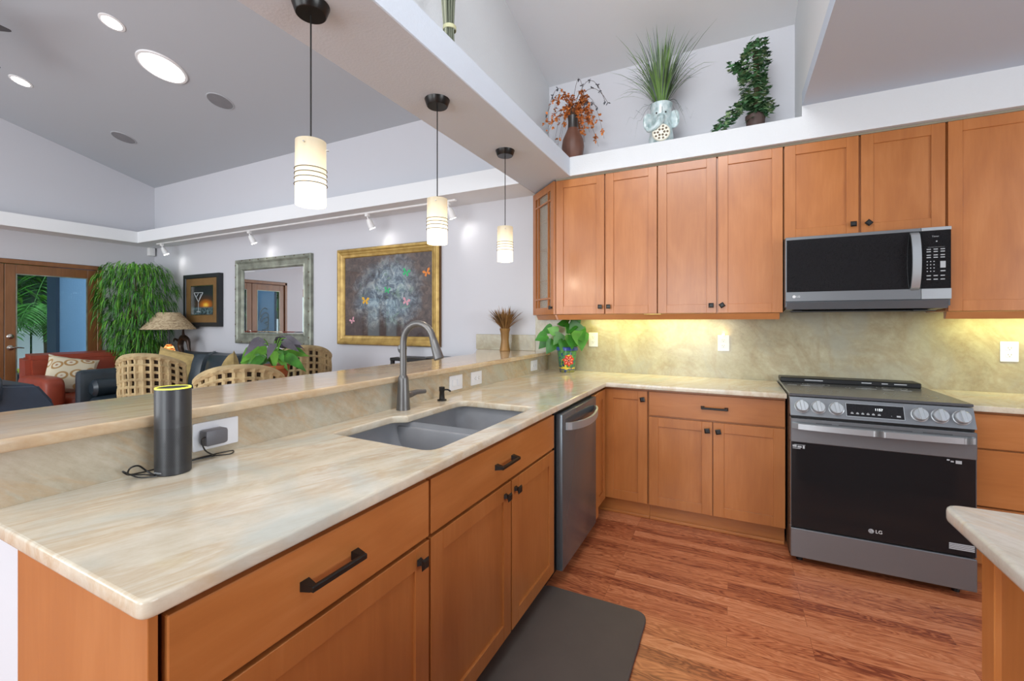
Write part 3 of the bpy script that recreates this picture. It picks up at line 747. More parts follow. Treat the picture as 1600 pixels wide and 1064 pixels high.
# control panel, leaning
th_ = math.atan2(.044, .092)
CP = T((X0, 2.912, .918)) @ RX(-th_)     # local z down the slope is negative
pn = B().hexa([(X0, YR + .004, .822), (X1, YR + .004, .822), (X1, 2.935, .822), (X0, 2.935, .822), (X0, 2.908, .918), (X1, 2.908, .918), (X1, 2.935, .918), (X0, 2.935, .918)]).done('control_panel', M['steel'], t, False)
def onpan(x, z): return T((x, 2.870 + (z - .822) * (.038 / .096), z)) @ RX(math.atan2(-.038, .096))
for x in (.338, .413, .493, .834, .911, .990):
    K = onpan(x, .870) @ RX(R(90))
    kb = B(K).lathe([(.001, 0), (.0350, 0), (.0350, .004), (.0315, .006), (.0300, .024), (.027, .027), (.001, .027)], n=32)
    kb.M = K @ RZ(R(8)); kb.box(-.009, .009, -.030, .030, .022, .036, .002)
    kb.done('knob', M['steel_lt'], pn)
D = onpan(.655, .870)
dp = B(D).box(-.118, .118, -.0025, 0, -.033, .033).done('display', M['bglass'], pn, False)
text('clock_digits', '1157', .017, D @ T((.018, -.003, .009)) @ RX(R(90)), M['digit'], dp)
b = B(D)
for k, x in enumerate((-.095, -.072, -.05, -.028, -.006, .018)): b.box(x - .006, x + .006, -.0031, -.0026, -.020, -.015); b.box(x - .003, x + .003, -.0031, -.0026, -.013, -.011)
b.box(.088, .104, -.0031, -.0026, -.022, -.014); b.box(.066, .069, -.0031, -.0026, -.019, -.017)
b.done('panel_print', M['print'], dp, False)
b = B(D)
for q in ((-.12, .12, -.036, -.033), (-.12, .12, .033, .035), (.118, .1205, -.036, .035), (-.1205, -.118, -.036, .035)): b.box(q[0], q[1], -.004, 0, q[2], q[3])
b.done('display_frame', M['steel_lt'], pn, False)
B().box(X0 + .003, X1 - .003, YR + .02, 2.93, .808, .821).done('seam', M['black'], t)
dr = B().box(X0, X1, YR, 2.925, .676, .806, .003).done('oven_door', M['steel'], t)
B().box(X0 + .004, X1 - .004, YR + .004, 2.925, .208, .676, .002).done('oven_glass', M['bglass'], dr)
B().box(X0 + .001, X0 + .004, YR + .006, 2.925, .208, .676).box(X1 - .004, X1 - .001, YR + .006, 2.925, .208, .676).done('door_edge', M['steel_dk'], dr)
# handle: a bowed flat bar on two ends
b = B(); n = 28
for k in range(n):
    s0, s1 = k / n, (k + 1) / n
    f = lambda s_: (X0 + .006 + (W_ - .014) * s_, YR - .008 - .040 * math.sin(math.pi * s_) ** .35, .770)
    a, c = f(s0), f(s1); hh = .0165
    b.hexa([(a[0], a[1], a[2] - hh), (c[0], c[1], c[2] - hh), (c[0], c[1] + .013, c[2] - hh), (a[0], a[1] + .013, a[2] - hh), (a[0], a[1], a[2] + hh - .004), (c[0], c[1], c[2] + hh - .004), (c[0], c[1] + .013, c[2] + hh), (a[0], a[1] + .013, a[2] + hh)])
bmesh.ops.remove_doubles(b.bm, verts=b.bm.verts, dist=1e-5)
b.done('handle', M['steel_lt'], dr, ang=50)
b = B().box(.40, .47, YR - .0006, YR, .787, .790).box(.50, .80, YR - .0006, YR, .787, .790).box(.84, .95, YR - .0006, YR, .787, .790); b.done('door_vents', M['slot'], dr, False)
ly = YR + .003; lx, lz = .655, .255
lo = B().lathe([(.0001, 0), (.0105, 0), (.0105, .0006), (.0001, .0006)], n=28); 
lo2 = B(T((lx - .018, ly, lz)) @ RX(R(90))).lathe([(.0001, 0), (.0115, 0), (.0115, .0006), (.0001, .0006)], n=28); lo.bm.free()
lg = lo2.done('logo_disc', M['print'], dr, False)
text('logo_letters', 'LG', .024, T((lx + .014, ly, lz)) @ RX(R(90)), M['printw'], dr, .0004)
b = B(T((lx - .018, ly - .0012, lz)));
b.box(-.0005, .0008, -.0003, .0003, -.005, .004); b.box(-.0005, .0045, -.0003, .0003, -.005, -.0037); b.box(-.0055, -.0030, -.0003, .0003, .0012, .0036)
for k in range(14):
    a0 = R(90 + k * 19.3); a1 = R(90 + (k + 1) * 19.3)
    b._f([b._v((q * math.cos(a), 0, q * math.sin(a))) for q, a in ((.0078, a0), (.0088, a0), (.0088, a1), (.0078, a1))])
b.done('logo_mark', M['black'], dr, False)
for grp_ in (((.293, .312, .648, .660), (.316, .335, .646, .656), (.340, .349, .643, .659), (.293, .33, .640, .643), (.30, .352, .661, .663)), ((.93, .940, .661, .668), (.944, .955, .655, .662), (.962, .984, .650, .665)), [(.938, 1.03, .235 + k * .008, .241 + k * .008) for k in range(4)]):
    b = B()
    for (x0_, x1_, z0_, z1_) in grp_: b.box(x0_, x1_, ly - .0004, ly + .0004, z0_, z1_)
    b.done('sticker', M['print'], dr, False)
B().box(X0, X1, YR, 2.925, .046, .202, .003).done('drawer', M['steel'], t)
for x in (X0 + .05, X1 - .05):
    for y in (2.95, 3.5): B().cyl((x, y, .001), (x, y, .03), .016).done('foot', M['black'], t)

# ------------------------------------------------------------------ microwave
t = thing('microwave', 'over-the-range stainless and black glass microwave', 'microwave', (.67, 3.4, 1.40))
x0, x1, ym = .290, 1.058, 3.205
B().box(x0, x1, ym + .012, 3.60, 1.425, 1.858, .002).done('body', M['steel_dk'], t)
dr = B().box(x0 + .004, .930, ym, ym + .014, 1.520, 1.836).done('door_glass', M['bglass'], t, False)
fr = B().box(x0, .931, ym - .002, ym + .014, 1.838, 1.856, .001).box(x0, .931, ym - .002, ym + .014, 1.462, 1.519, .001).box(x0, x0 + .006, ym - .002, ym + .014, 1.519, 1.838)
fr.done('door_frame', M['steel'], t)
B().box(.934, x1 - .002, ym, ym + .014, 1.520, 1.836).done('control_glass', M['bglass'], t, False)
B().box(.933, x1, ym - .002, ym + .014, 1.838, 1.856, .001).done('top_trim', M['steel_lt'], t)
B().box(.933, x1, ym - .002, ym + .014, 1.462, 1.519, .001).done('lower_trim', M['steel_lt'], t)
b = B(); n = 24
for k in range(n):
    f = lambda s_: (1.512 + .322 * s_, ym - .004 - .042 * math.sin(math.pi * s_) ** .55)
    (za, ya), (zb, yb) = f(k / n), f((k + 1) / n)
    b.hexa([(.884, ya, za), (.922, ya, za), (.922, ya + .010, za), (.884, ya + .010, za), (.884, yb, zb), (.922, yb, zb), (.922, yb + .010, zb), (.884, yb + .010, zb)])
bmesh.ops.remove_doubles(b.bm, verts=b.bm.verts, dist=1e-5)
b.done('handle', M['steel_lt'], t, ang=50)
b = B(); yy = ym - .0006
rows = [(1.735, 3), (1.722, 3), (1.703, 3), (1.690, 3), (1.668, 3), (1.650, 3), (1.632, 3), (1.614, 3), (1.590, 3), (1.570, 3)]
for z, n in rows:
    small = 1.61 < z < 1.67
    for k in range(n):
        xc = (.958 + k * .014) if small else (.964 + k * .029); ww = .0025 if small else .009
        b.box(xc - ww, xc + ww, yy, ym, z - .0025, z + .0025)
b.box(1.012, 1.034, yy, ym, 1.632, 1.668); b.box(1.013, 1.033, yy, ym, 1.612, 1.618)
b.box(.960, 1.030, yy, ym, 1.746, 1.7468); b.box(.994, 1.0, yy, ym, 1.775, 1.781)
b.done('button_print', M['print'], t, False)
text('panel_word', 'Timer', .012, T((.992, yy, 1.805)) @ RX(R(90)), M['print'], t, .0002)
B(T((.335, ym - .0025, 1.49)) @ RX(R(90))).lathe([(.0001, 0), (.009, 0), (.009, .0005), (.0001, .0005)], n=20).done('logo_disc', M['printw'], t, False)
text('logo_letters', 'LG', .016, T((.357, ym - .0025, 1.490)) @ RX(R(90)), M['printw'], t, .0002)
B().prism([(ym + .002, 1.456), (ym + .014, 1.412), (3.45, 1.402), (3.45, 1.456)], 'x', x0 + .006, x1 - .01).done('lower_vent', M['steel_dk'], t, False)
B().box(x0 + .05, x1 - .05, 3.25, 3.42, 1.3965, 1.402).box(x0 + .03, x0 + .09, ym + .03, ym + .07, 1.398, 1.404).box(x1 - .15, x1 - .09, ym + .03, ym + .07, 1.398, 1.404).done('filter_grille', M['black'], t)

# ------------------------------------------------------------------ outlets
def outlet(M2, label, kind='duplex', w=.078, h=.118, group=None):
    o = M2 @ Vector((0, 0, 0)); t = thing('outlet', label, 'outlet', tuple(o), group=group)
    slab('plate', rpoly([(-w/2, -h/2), (w/2, -h/2), (w/2, h/2), (-w/2, h/2)], .004, 3), [], 0, .006, .0015, M['outlet'], t, M2 @ RX(R(90)))
    if kind == 'switch': B(M2).box(-.017, .017, -.009, -.006, -.033, .033, .002).done('rocker', M['outlet'], t)
    elif kind == 'rocker2':
        for s in (-1, 1): B(M2).box(s * .024 - .016, s * .024 + .016, -.009, -.006, -.020, .020, .002).done('rocker', M['outlet'], t)
    else:
        for s in (-1, 1):
            K = M2 @ (T((0, 0, s * .020)) if kind == 'duplex' else T((s * .020, 0, 0)) @ RY(R(90)))
            f = slab('socket', rpoly([(-.016, -.014), (.016, -.014), (.016, .014), (-.016, .014)], .006, 4), [], 0, .0082, .001, M['outlet'], t, K @ RX(R(90)))
            B(K).box(-.0075, -.0055, -.0087, -.0080, -.002, .007).box(.0055, .0075, -.0087, -.0080, -.002, .007).box(-.002, .002, -.0087, -.0080, -.010, -.006).done('slots', M['slot'], f, False)
    return t
outlet(T((-1.045, 3.605, 1.188)), 'white wall outlet just right of the painted flower pot', group='white outlets on the tall backsplash')
t = outlet(T((-.064, 3.605, 1.180)), 'white wall outlet with a small glowing night light, left of the range', group='white outlets on the tall backsplash')
lamp('night_bulb', 'POINT', (-.064, 3.575, 1.262), .10, (1, .62, .2), shadow_soft_size=.01)
B(T((-.064, 3.605, 1.243))).box(-.011, .011, -.018, -.001, -.010, .010, .003).done('night_light', M['night'], t)
outlet(T((1.44, 3.605, 1.162)), 'white wall outlet to the right of the microwave', group='white outlets on the tall backsplash')
KX = lambda y, z=.981: T((-1.455, y, z)) @ RZ(R(90))
outlet(KX(.823, .985), 'white outlet plate behind the black cylinder speaker, adapter plugged in', 'h', .135, .085)
outlet(KX(2.164), 'white double rocker plate beside the soap dispenser', 'rocker2', .132, .085)
outlet(KX(2.394), 'white outlet plate in the low upstand, right of the rocker plate', 'h', .125, .083)
outlet(KX(3.300), 'small white plate in the low upstand near the flower pot', 'h', .12, .083)

# ------------------------------------------------------------------ speaker, adapter
def perf():
    m = N('perforated_black'); tc = m.n('ShaderNodeTexCoord'); sp = m.n('ShaderNodeSeparateXYZ'); m.l(tc.outputs['Object'], sp.inputs[0])
    a = m.math('ARCTAN2', sp.outputs[1], sp.outputs[0]); u = m.math('MULTIPLY', a, 66 / (2 * math.pi)); v = m.math('MULTIPLY', sp.outputs[2], 1 / .0040)
    row = m.math('FLOOR', v); odd = m.math('MULTIPLY', m.math('MODULO', row, 2), .5)
    fu = m.math('SUBTRACT', m.math('FRACT', m.math('ADD', u, odd)), .5); fv = m.math('SUBTRACT', m.math('FRACT', v), .5)
    d = m.math('ADD', m.math('MULTIPLY', fu, fu), m.math('MULTIPLY', fv, fv))
    hole = m.math('LESS_THAN', d, .085)
    zin = m.math('MULTIPLY', m.math('GREATER_THAN', sp.outputs[2], .022), m.math('LESS_THAN', sp.outputs[2], .128))
    k = m.math('MULTIPLY', hole, zin)
    m.set(color=m.mix(k, lin('303134'), lin('060606')), rough=.42, coat=.1); return m.m
ex_, ey_ = -1.386, .672
t = thing('smart_speaker', 'black perforated cylinder speaker with a lit ring on the countertop', 'speaker', (ex_, ey_, .9205))
B().lathe([(.001, 0), (.0400, 0), (.0418, .002), (.0418, .229), (.0412, .2315), (.001, .2315)], (ex_, ey_, .9205), 64).done('body', perf(), t)
B().lathe([(.037, .2312), (.0412, .2312), (.0412, .2350), (.037, .2350), (.037, .2312)], (ex_, ey_, .9205), 48, cap=False).done('light_ring', M['ring'], t)
B().lathe([(.001, .2318), (.0368, .2318), (.0368, .2342), (.001, .2342)], (ex_, ey_, .9205), 48).done('top_cap', M['black'], t)
B().ball((ex_ + .0418 * math.cos(R(-38)), ey_ + .0418 * math.sin(R(-38)), .9205 + .175), .0018, 8).done('status_dot', M['black'], t)
a_ = R(-78)
text('brand_word', 'amazon', .0085, T((ex_ + .0422 * math.cos(a_), ey_ + .0422 * math.sin(a_), .9205 + .010)) @ RZ(a_ + R(90)) @ RX(R(90)), M['print'], t, .0004)
t = thing('power_adapter', 'grey plug-in power adapter with a black cable on the outlet behind the speaker', 'adapter', (-1.43, .79, .985))
B().box(-1.446, -1.405, .768, .835, .960, 1.008, .009).done('body', M['gray_plastic'], t)
B().tube([(-1.412, .770, .99), (-1.405, .755, .985), (-1.40, .762, .955), (-1.41, .790, .932), (-1.425, .80, .9245), (-1.435, .75, .9245), (-1.442, .69, .9245), (-1.443, .62, .9245), (-1.42, .585, .935), (-1.40, .58, .955), (-1.405, .60, .955), (-1.41, .62, .935), (-1.39, .628, .9245)], .0022, 8, smooth=6).done('cable', M['black'], t)
t2 = B().tube([(-1.385, .628, .9242), (-1.415, .62, .9242), (-1.43, .59, .93), (-1.425, .575, .945), (-1.405, .60, .9245), (-1.372, .628, .9242)], .0018, 8, smooth=6).done('cable_loop', M['black'], t)
B().tube([(-1.425, .80, .9245), (-1.40, .835, .9245), (-1.43, .86, .9245), (-1.44, .80, .9245), (-1.44, .74, .9245)], .0018, 8, smooth=6).done('cable_loop', M['black'], t)

# ------------------------------------------------------------------ painted flower pot with a leafy plant
px_, py_ = -1.235, 3.485
t = thing('potted_plant', 'leafy green plant in a painted pot with a red flower, in the counter corner', 'potted plant', (px_, py_, .9205))
potm = N('painted_pot'); tc = potm.n('ShaderNodeTexCoord'); sp = potm.n('ShaderNodeSeparateXYZ'); potm.l(tc.outputs['Object'], sp.inputs[0])
zr = potm.n('ShaderNodeMapRange'); potm.l(sp.outputs[2], zr.inputs[0]); zr.inputs[1].default_value = 0; zr.inputs[2].default_value = .21
rm = potm.n('ShaderNodeValToRGB'); rm.color_ramp.interpolation = 'CONSTANT'; e = rm.color_ramp.elements
for i, (p, c_) in enumerate([(0, '7a7a3a'), (.10, '2e4a7a'), (.14, 'd8c040'), (.20, '3c7a44'), (.86, '2a3f8a')]):
    if i >= 2: e.new(p)
    e[i].position = p; e[i].color = lin(c_)
potm.l(zr.outputs[0], rm.inputs[0]); potm.set(color=potm.mix(potm.ramp(potm.noise(potm.coords(), 60, 2), [(.55, (0, 0, 0, 1)), (.6, (1, 1, 1, 1))]), rm.outputs[0], lin('24386e')), rough=.15, coat=.5)
pot = B().lathe([(.001, 0), (.060, 0), (.063, .006), (.080, .165), (.0805, .175), (.090, .180), (.091, .206), (.084, .21), (.078, .205), (.074, .18), (.001, .178)], (px_, py_, .9205), 40).done('pot', potm.m, t)
b = B(); fa = R(-66)
def onpot(u, v, o=0):  # u across, v up from the pot centre
    z = .098 + v; r = .0615 + .0175 * z / .165 + .0012 + o; a = fa + u / .072
    return (px_ + r * math.cos(a), py_ + r * math.sin(a), .9205 + z)
def disc(b, cu, cv, ru, rv, ang_=0, o=0, n=16):
    pts = []
    c0 = b._v(onpot(cu, cv, o + .001))
    for k in range(n):
        a = 2 * math.pi * k / n; du, dv_ = ru * math.cos(a), rv * math.sin(a)
        pts.append(b._v(onpot(cu + du * math.cos(ang_) - dv_ * math.sin(ang_), cv + du * math.sin(ang_) + dv_ * math.cos(ang_), o)))
    for k in range(n): b._f([c0, pts[k], pts[(k + 1) % n]])
disc(b, -.02, -.028, .036, .048, .4, .0); disc(b, .01, .03, .03, .02, 0, .0)
b.done('yellow_ground', plain('glaze_yellow', 'd9c33c', .2), pot)
b = B()
for k in range(7):
    a = 2 * math.pi * k / 7 + .3; disc(b, .008 + .030 * math.cos(a), .002 + .030 * math.sin(a), .0185, .0135, a, .0012)
b.done('red_petals', plain('glaze_red', 'c83626', .2), pot)
b = B()
for k in range(7):
    a = 2 * math.pi * k / 7 + .3; disc(b, .008 + .026 * math.cos(a), .002 + .026 * math.sin(a), .010, .005, a, .0028)
disc(b, .008, .002, .011, .011, 0, .0028); b.done('pink_marks', plain('glaze_pink', 'e58a74', .2), pot)
b = B(); disc(b, .008, .002, .006, .006, 0, .004); disc(b, -.042, -.012, .006, .006, 0, .002); disc(b, -.03, -.042, .006, .006, 0, .002); b.done('dark_dots', M['black'], pot)
B().lathe([(.001, .19), (.075, .19)], (px_, py_, .9205), 24, cap=False).done('soil', M['soil'], t)
def heart(b, p, d, w_, L_, nr=(0, 0, 1)):
    p = Vector(p); nr = Vector(nr).normalized(); d = Vector(d); d = (d - nr * d.dot(nr) * .8).normalized(); s = d.cross(nr)
    if s.length < .1: s = Vector((1, 0, 0))
    s.normalize(); nrm = s.cross(d)
    out = [(0, 0), (.30, -.10), (.5, .10), (.46, .35), (.30, .62), (.12, .86), (0, 1.02)]
    mid = [p + d * (L_ * v_) - Vector((0, 0, .10 * L_ * v_ * v_)) for _, v_ in out]
    mv = [b._v(q) for q in mid]
    for sd in (1, -1):
        sv = [b._v(q + s * (sd * u * w_) + nrm * (.16 * u * w_) ) if u else None for q, (u, _) in zip(mid, out)]
        for i in range(len(out) - 1):
            q = [mv[i]] + ([sv[i]] if sv[i] else []) + ([sv[i + 1]] if sv[i + 1] else []) + [mv[i + 1]]
            if len(q) > 2: b._f(q if sd > 0 else q[::-1])
st_, lf = B(), B(); rnd = random.Random(5)
spots = [(-.16, -.06, .30, -1, -.5, .095), (-.13, -.02, .36, -.9, -.1, .085), (-.10, -.05, .25, -.6, -.9, .10), (-.17, .0, .27, -1, -.8, .10), (0, -.05, .40, .1, .3, .10), (.05, -.05, .37, .9, .1, .11),
         (.10, -.04, .35, .7, -.7, .12), (.13, -.07, .33, .4, -1.1, .13), (.06, -.07, .30, .3, -.8, .10), (-.03, -.06, .31, -.4, -.5, .09), (.02, -.04, .42, -.7, .2, .08), (.07, -.03, .42, .5, .3, .08),
         (-.07, -.06, .33, -.4, .4, .08), (.0, -.07, .26, .2, -.6, .09), (.04, 0, .25, .8, -.2, .08), (-.05, .0, .24, -.6, -.2, .08), (.02, -.05, .35, .6, .6, .09)]
for (dx, dy, z, ax, az, L_) in spots:
    p = Vector((px_ + dx, py_ + dy, .9205 + z))
    if p.z + .02 > 1.34: p.z = 1.325
    st_.tube([(px_ + dx * .15, py_ + dy * .15, .9205 + .19), (px_ + dx * .6, py_ + dy * .7, .9205 + z * .72 + .06), p], .0022, 6, smooth=4)
    lf.mi = rnd.randint(0, 1) if rnd.random() < .5 else 0; heart(lf, p, (ax, -.35 + rnd.uniform(-.3, .1), az * 1.1), L_ * 1.15, L_ * 1.1, (.33 + rnd.uniform(-.5, .5), -.94, .35 + rnd.uniform(-.3, .5)))
st_.done('stems', M['green_l'], t); lf.done('leaves', [plain('heart_leaf_green', '3d8428', .4, .3), plain('heart_leaf_light', '5ca034', .4, .3)], t)

# ------------------------------------------------------------------ dried grass in a woven vase on the bar
vx, vy = -1.825, 3.50
t = thing('dried_grass_vase', 'dried brown grass in a waisted brown vase on the bar top', 'vase', (vx, vy, 1.0775))
B().lathe([(.001, 0), (.046, 0), (.048, .004), (.040, .04), (.034, .09), (.034, .11), (.040, .16), (.048, .20), (.044, .201), (.036, .17), (.001, .16)], (vx, vy, 1.0775), 40, fn=lambda a, z: 1 + .02 * math.sin(z * 700)).done('vase', plain('golden_brown_vase', '9c7440', .45, .15, metal=.2), t)
b = B(); rnd = random.Random(11)
for k in range(150):
    a = rnd.uniform(0, 6.283); sp_ = rnd.random() ** .6; L_ = rnd.uniform(.14, .25); o = Vector((math.cos(a), math.sin(a), 0))
    p0 = Vector((vx, vy, 1.255)) + o * .02
    if vy + o.y * .2 > 3.6: o.y *= .4
    pts = [p0 + Vector((0, 0, L_ * s_ * (1 - .25 * sp_ * s_))) + o * (.17 * sp_ * s_ ** 1.3) for s_ in (0, .3, .6, .85, 1)]
    b.ribbon(pts, [.006, .010, .011, .007, .0], (math.cos(a + 1.57), math.sin(a + 1.57), 0))
for k in range(16):
    a = rnd.uniform(0, 6.283); o = Vector((math.cos(a), math.sin(a) * .4, 0)); L_ = rnd.uniform(.22, .33)
    pts = [Vector((vx, vy, 1.255)) + Vector((0, 0, L_ * (s_ - .45 * s_ * s_))) + o * (.22 * s_) for s_ in (0, .25, .5, .75, 1)]
    b.ribbon(pts, [.003, .003, .0025, .002, 0], (math.cos(a + 1.57), math.sin(a + 1.57), 0))
b.done('dried_grass', M['straw'], t, False)

# ------------------------------------------------------------------ plants on the ledge (top z 2.615)
ZL = 2.6155
t = thing('berry_branches_vase', 'brown ribbed vase of arching twigs with orange berries, in the ledge corner', 'vase', (-1.145, 3.40, ZL))
x, y = -1.155, 3.40
B().lathe([(.001, 0), (.05, 0), (.056, .01), (.080, .07), (.088, .13), (.080, .19), (.055, .245), (.040, .28), (.036, .33), (.042, .375), (.036, .375), (.03, .33), (.001, .3)], (x, y, ZL), 40, fn=lambda a, z: 1 + (.02 * math.sin(a * 26) if z < .24 else 0)).done('vase', plain('ribbed_brown_ceramic', '6e4636', .5, .2), t)
B().lathe([(.0415, .277), (.0375, .33), (.0435, .374)], (x, y, ZL), 40, cap=False).done('neck_glaze', plain('dark_neck_glaze', '34302e', .35), t)
tw, be, gd = B(), B(), B(); rnd = random.Random(3)
for k in range(30):
    a = rnd.uniform(0, 6.283); Rr_ = rnd.uniform(.10, .30); H = rnd.uniform(.04, .30); o = Vector((math.cos(a), math.sin(a) * .55, 0))
    if y + o.y * Rr_ > 3.6: o.y = .1
    dr_ = rnd.uniform(.1, .6); pts = []
    for j in range(9):
        s_ = j / 8; pts.append(Vector((x, y, ZL + .36)) + o * (Rr_ * s_) + Vector((0, 0, H * 2.6 * s_ * (1 - s_) + H * .4 * s_ - dr_ * .5 * s_ ** 2.5)))
    for p in pts: p.x = max(p.x, -1.43); p.z = max(p.z, ZL + .02) if p.y > 3.27 else p.z
    tw.tube(pts, [.0022 - .0014 * j / 8 for j in range(9)], 5)
    for q in range(rnd.randint(10, 18)):
        s_ = rnd.uniform(.15, 1) * 7.999; p = pts[int(s_)].lerp(pts[int(s_) + 1], s_ % 1) + Vector([rnd.uniform(-.014, .014) for _ in range(3)])
        p.x = max(p.x, -1.43); p.y = min(p.y, 3.6)
        for z in range(3): be.leaf(p, [rnd.uniform(-1, 1) for _ in range(3)], rnd.uniform(.014, .023), rnd.uniform(.016, .028), .2)
for k, (dx, H) in enumerate(((.28, .30), (.30, .22), (-.2, .3), (.12, .34), (.22, .10))):
    pts = [Vector((x, y - .03, ZL + .36)) + Vector((dx * s_, -.03 * s_, H * 3 * s_ * (1 - s_) + .15 * H * s_)) for s_ in [j / 9 for j in range(10)]]
    for p in pts: p.x = max(p.x, -1.43)
    tw.tube(pts, .0016, 5)
    for s_ in (5, 7, 9):
        for z in range(4): be.mi = 1; be.leaf(pts[s_], [rnd.uniform(-1, 1) for _ in range(3)], .014, .022, .2)
tw.done('twigs', M['twig'], t); be.done('berries', [M['orange'], plain('grey_bud', '5e6068', .7)], t, False); gd.bm.free()

# elephant vase with grass
x, y = -.475, 3.40
t = thing('elephant_vase', 'pale blue ceramic elephant vase holding tall green grass', 'vase', (x, y, ZL))
pb = N('pale_blue_crackle'); f = pb.noise(pb.coords(), 26, 4)
pb.set(color=pb.ramp(f, [(.35, '93a8a8'), (.5, 'b4c6c8'), (.65, 'cdd8d8')]), rough=.3, coat=.4); pb = pb.m
body = B().lathe([(.001, 0), (.075, 0), (.082, .01), (.088, .06), (.078, .13), (.068, .19), (.070, .25), (.078, .30), (.080, .315), (.072, .315), (.066, .28), (.001, .26)], (x, y, ZL), 40).done('body', pb, t)
EF = T((x, y, ZL)) @ RZ(R(8))
for s in (-1, 1):
    q = B(EF @ T((s * .088, -.005, .20)) @ RZ(R(-s * 20))); q.sell((0, 0, 0), (.040, .012, .066), .85, 18, 10); q.done('ear', pb, t)
B(EF).tube([(0, -.075, .20), (-.01, -.105, .15), (-.045, -.11, .11), (-.085, -.10, .10), (-.10, -.095, .125)], [.030, .024, .018, .014, .011], 14, smooth=4).done('trunk', pb, t)
for s in (-1, 1): B(EF).ball((s * .032, -.066, .235), .006, 10).done('eye', M['bronze'], t)
md = EF @ T((.0, -.098, .075)) @ RX(R(90))
q = B(md).lathe([(.001, 0), (.060, 0), (.062, .006), (.055, .012), (.001, .013)], n=36).done('medallion', plain('cream_glaze', 'ddd8c6', .3, .1), t)
qb = B(md)
for k in range(10):
    a = 2 * math.pi * k / 10; qb.M = md @ T((.043 * math.cos(a), .043 * math.sin(a), .0115)); qb.lathe([(.001, .0022), (.0075, .0022), (.0085, 0)], n=10, cap=False)
for k in range(6):
    a = 2 * math.pi * k / 6; qb.M = md @ T((.022 * math.cos(a), .022 * math.sin(a), .013)); qb.lathe([(.001, .0018), (.0075, .0018), (.0085, 0)], n=10, cap=False)
qb.done('pierced_pattern', plain('umber_glaze', '5e4c34', .5), q)
b = B(); rnd = random.Random(21)
for k in range(330):
    a = rnd.uniform(0, 6.283); sp_ = rnd.random() ** .8; L_ = rnd.uniform(.30, .60); o = Vector((math.cos(a), math.sin(a), 0)); out = .26 * sp_ if rnd.random() < .8 else .40 * sp_
    if o.y > 0: o.y *= .6
    dr_ = rnd.uniform(.1, .6) * sp_; p0 = Vector((x, y, ZL + .28)) + o * .03; b.mi = 0 if rnd.random() < .62 else 1
    pts = [p0 + o * (out * s_ ** 1.4) + Vector((0, 0, L_ * s_ - dr_ * L_ * s_ ** 3)) for s_ in (0, .2, .4, .6, .8, 1)]
    for p in pts: p.y = min(p.y, 3.615); p.z = min(p.z, cz(p.y) - .015)
    b.ribbon(pts, [.005, .006, .006, .005, .0035, 0], (math.cos(a + 1.57), math.sin(a + 1.57), 0))
for k in range(14):
    a = rnd.uniform(2.6, 6.8); o = Vector((math.cos(a), -abs(math.sin(a)) * .4, 0)); p0 = Vector((x, y, ZL + .30)); b.mi = 1
    W2 = rnd.uniform(.16, .30); pts = [p0 + o * (W2 * s_) + Vector((0, 0, .24 * s_ - rnd.uniform(.3, .46) * s_ * s_)) for s_ in [j / 8 for j in range(9)]]
    b.ribbon(pts, [.003] * 7 + [.002, 0], (math.cos(a + 1.57), math.sin(a + 1.57), 0))
b.done('grass', [M['grassy'], M['grassd']], t, False)

# ivy
x, y = .135, 3.42
t = thing('ivy_plant', 'tall ivy climbing a post from a brown pot on the ledge', 'potted plant', (x, y, ZL))
B().lathe([(.001, 0), (.052, 0), (.058, .09), (.062, .10), (.062, .12), (.054, .12), (.05, .1), (.001, .1)], (x, y, ZL), 28).done('pot', plain('dark_brown_pot', '4a3630', .6), t)
B().tube([(x, y, ZL + .1), (x + .01, y, ZL + .35), (x, y, ZL + .56)], .018, 10, smooth=3).done('moss_pole', M['bark'], t)
b = B(); rnd = random.Random(8)
def ivyleaf(b, p, d, w_):
    p = Vector(p); d = Vector(d).normalized(); s = d.cross(Vector((0, 0, 1))); s = s.normalized() if s.length > .1 else Vector((1, 0, 0)); nrm = s.cross(d)
    out = [(0, -.1), (.35, -.25), (.65, .05), (.34, .18), (.42, .55), (.14, .5), (0, 1.0), (-.14, .5), (-.42, .55), (-.34, .18), (-.6, .05), (-.35, -.25)]
    c = b._v(p + d * w_ * .2 + nrm * w_ * .12); vs_ = [b._v(p + s * (u * w_) + d * (v_ * w_)) for u, v_ in out]
    for i in range(12): b._f([c, vs_[i], vs_[(i + 1) % 12]])
for k in range(1100):
    r_ = rnd.random()
    if r_ < .62:
        z = rnd.uniform(.10, .60); rr = .085 * (1 - .3 * abs(z - .4) / .3) + .01 * math.sin(z * 30); cx, cz_ = x + .015 * math.sin(z * 12), ZL + z
    elif r_ < .85:
        s_ = rnd.random(); cx = x - .03 - .20 * s_; cz_ = ZL + .24 - .19 * s_; rr = .05
    elif r_ < .94:
        s_ = rnd.random(); cx = x - .05 - .09 * s_; cz_ = ZL + .36 + .12 * s_ ; rr = .03
    else:
        cx = x + .09 * rnd.random(); cz_ = ZL + .12 + .05 * rnd.random(); rr = .04
    a = rnd.uniform(0, 6.283); q = rr * rnd.random() ** .4
    p = Vector((cx + q * math.cos(a), y - .035 + q * .9 * math.sin(a), max(cz_ + rnd.uniform(-.02, .02), ZL + .03)))
    b.mi = 0 if rnd.random() < .5 else (1 if rnd.random() < .45 else 2)
    ivyleaf(b, p, (math.cos(a) + rnd.uniform(-.5, .5), -.5 + rnd.uniform(-.6, .4), rnd.uniform(-.9, .5)), rnd.uniform(.020, .040))
b.done('leaves', [M['ivy'], M['green_d'], plain('pale_ivy', '9dbb86', .5, .3)], t, False)

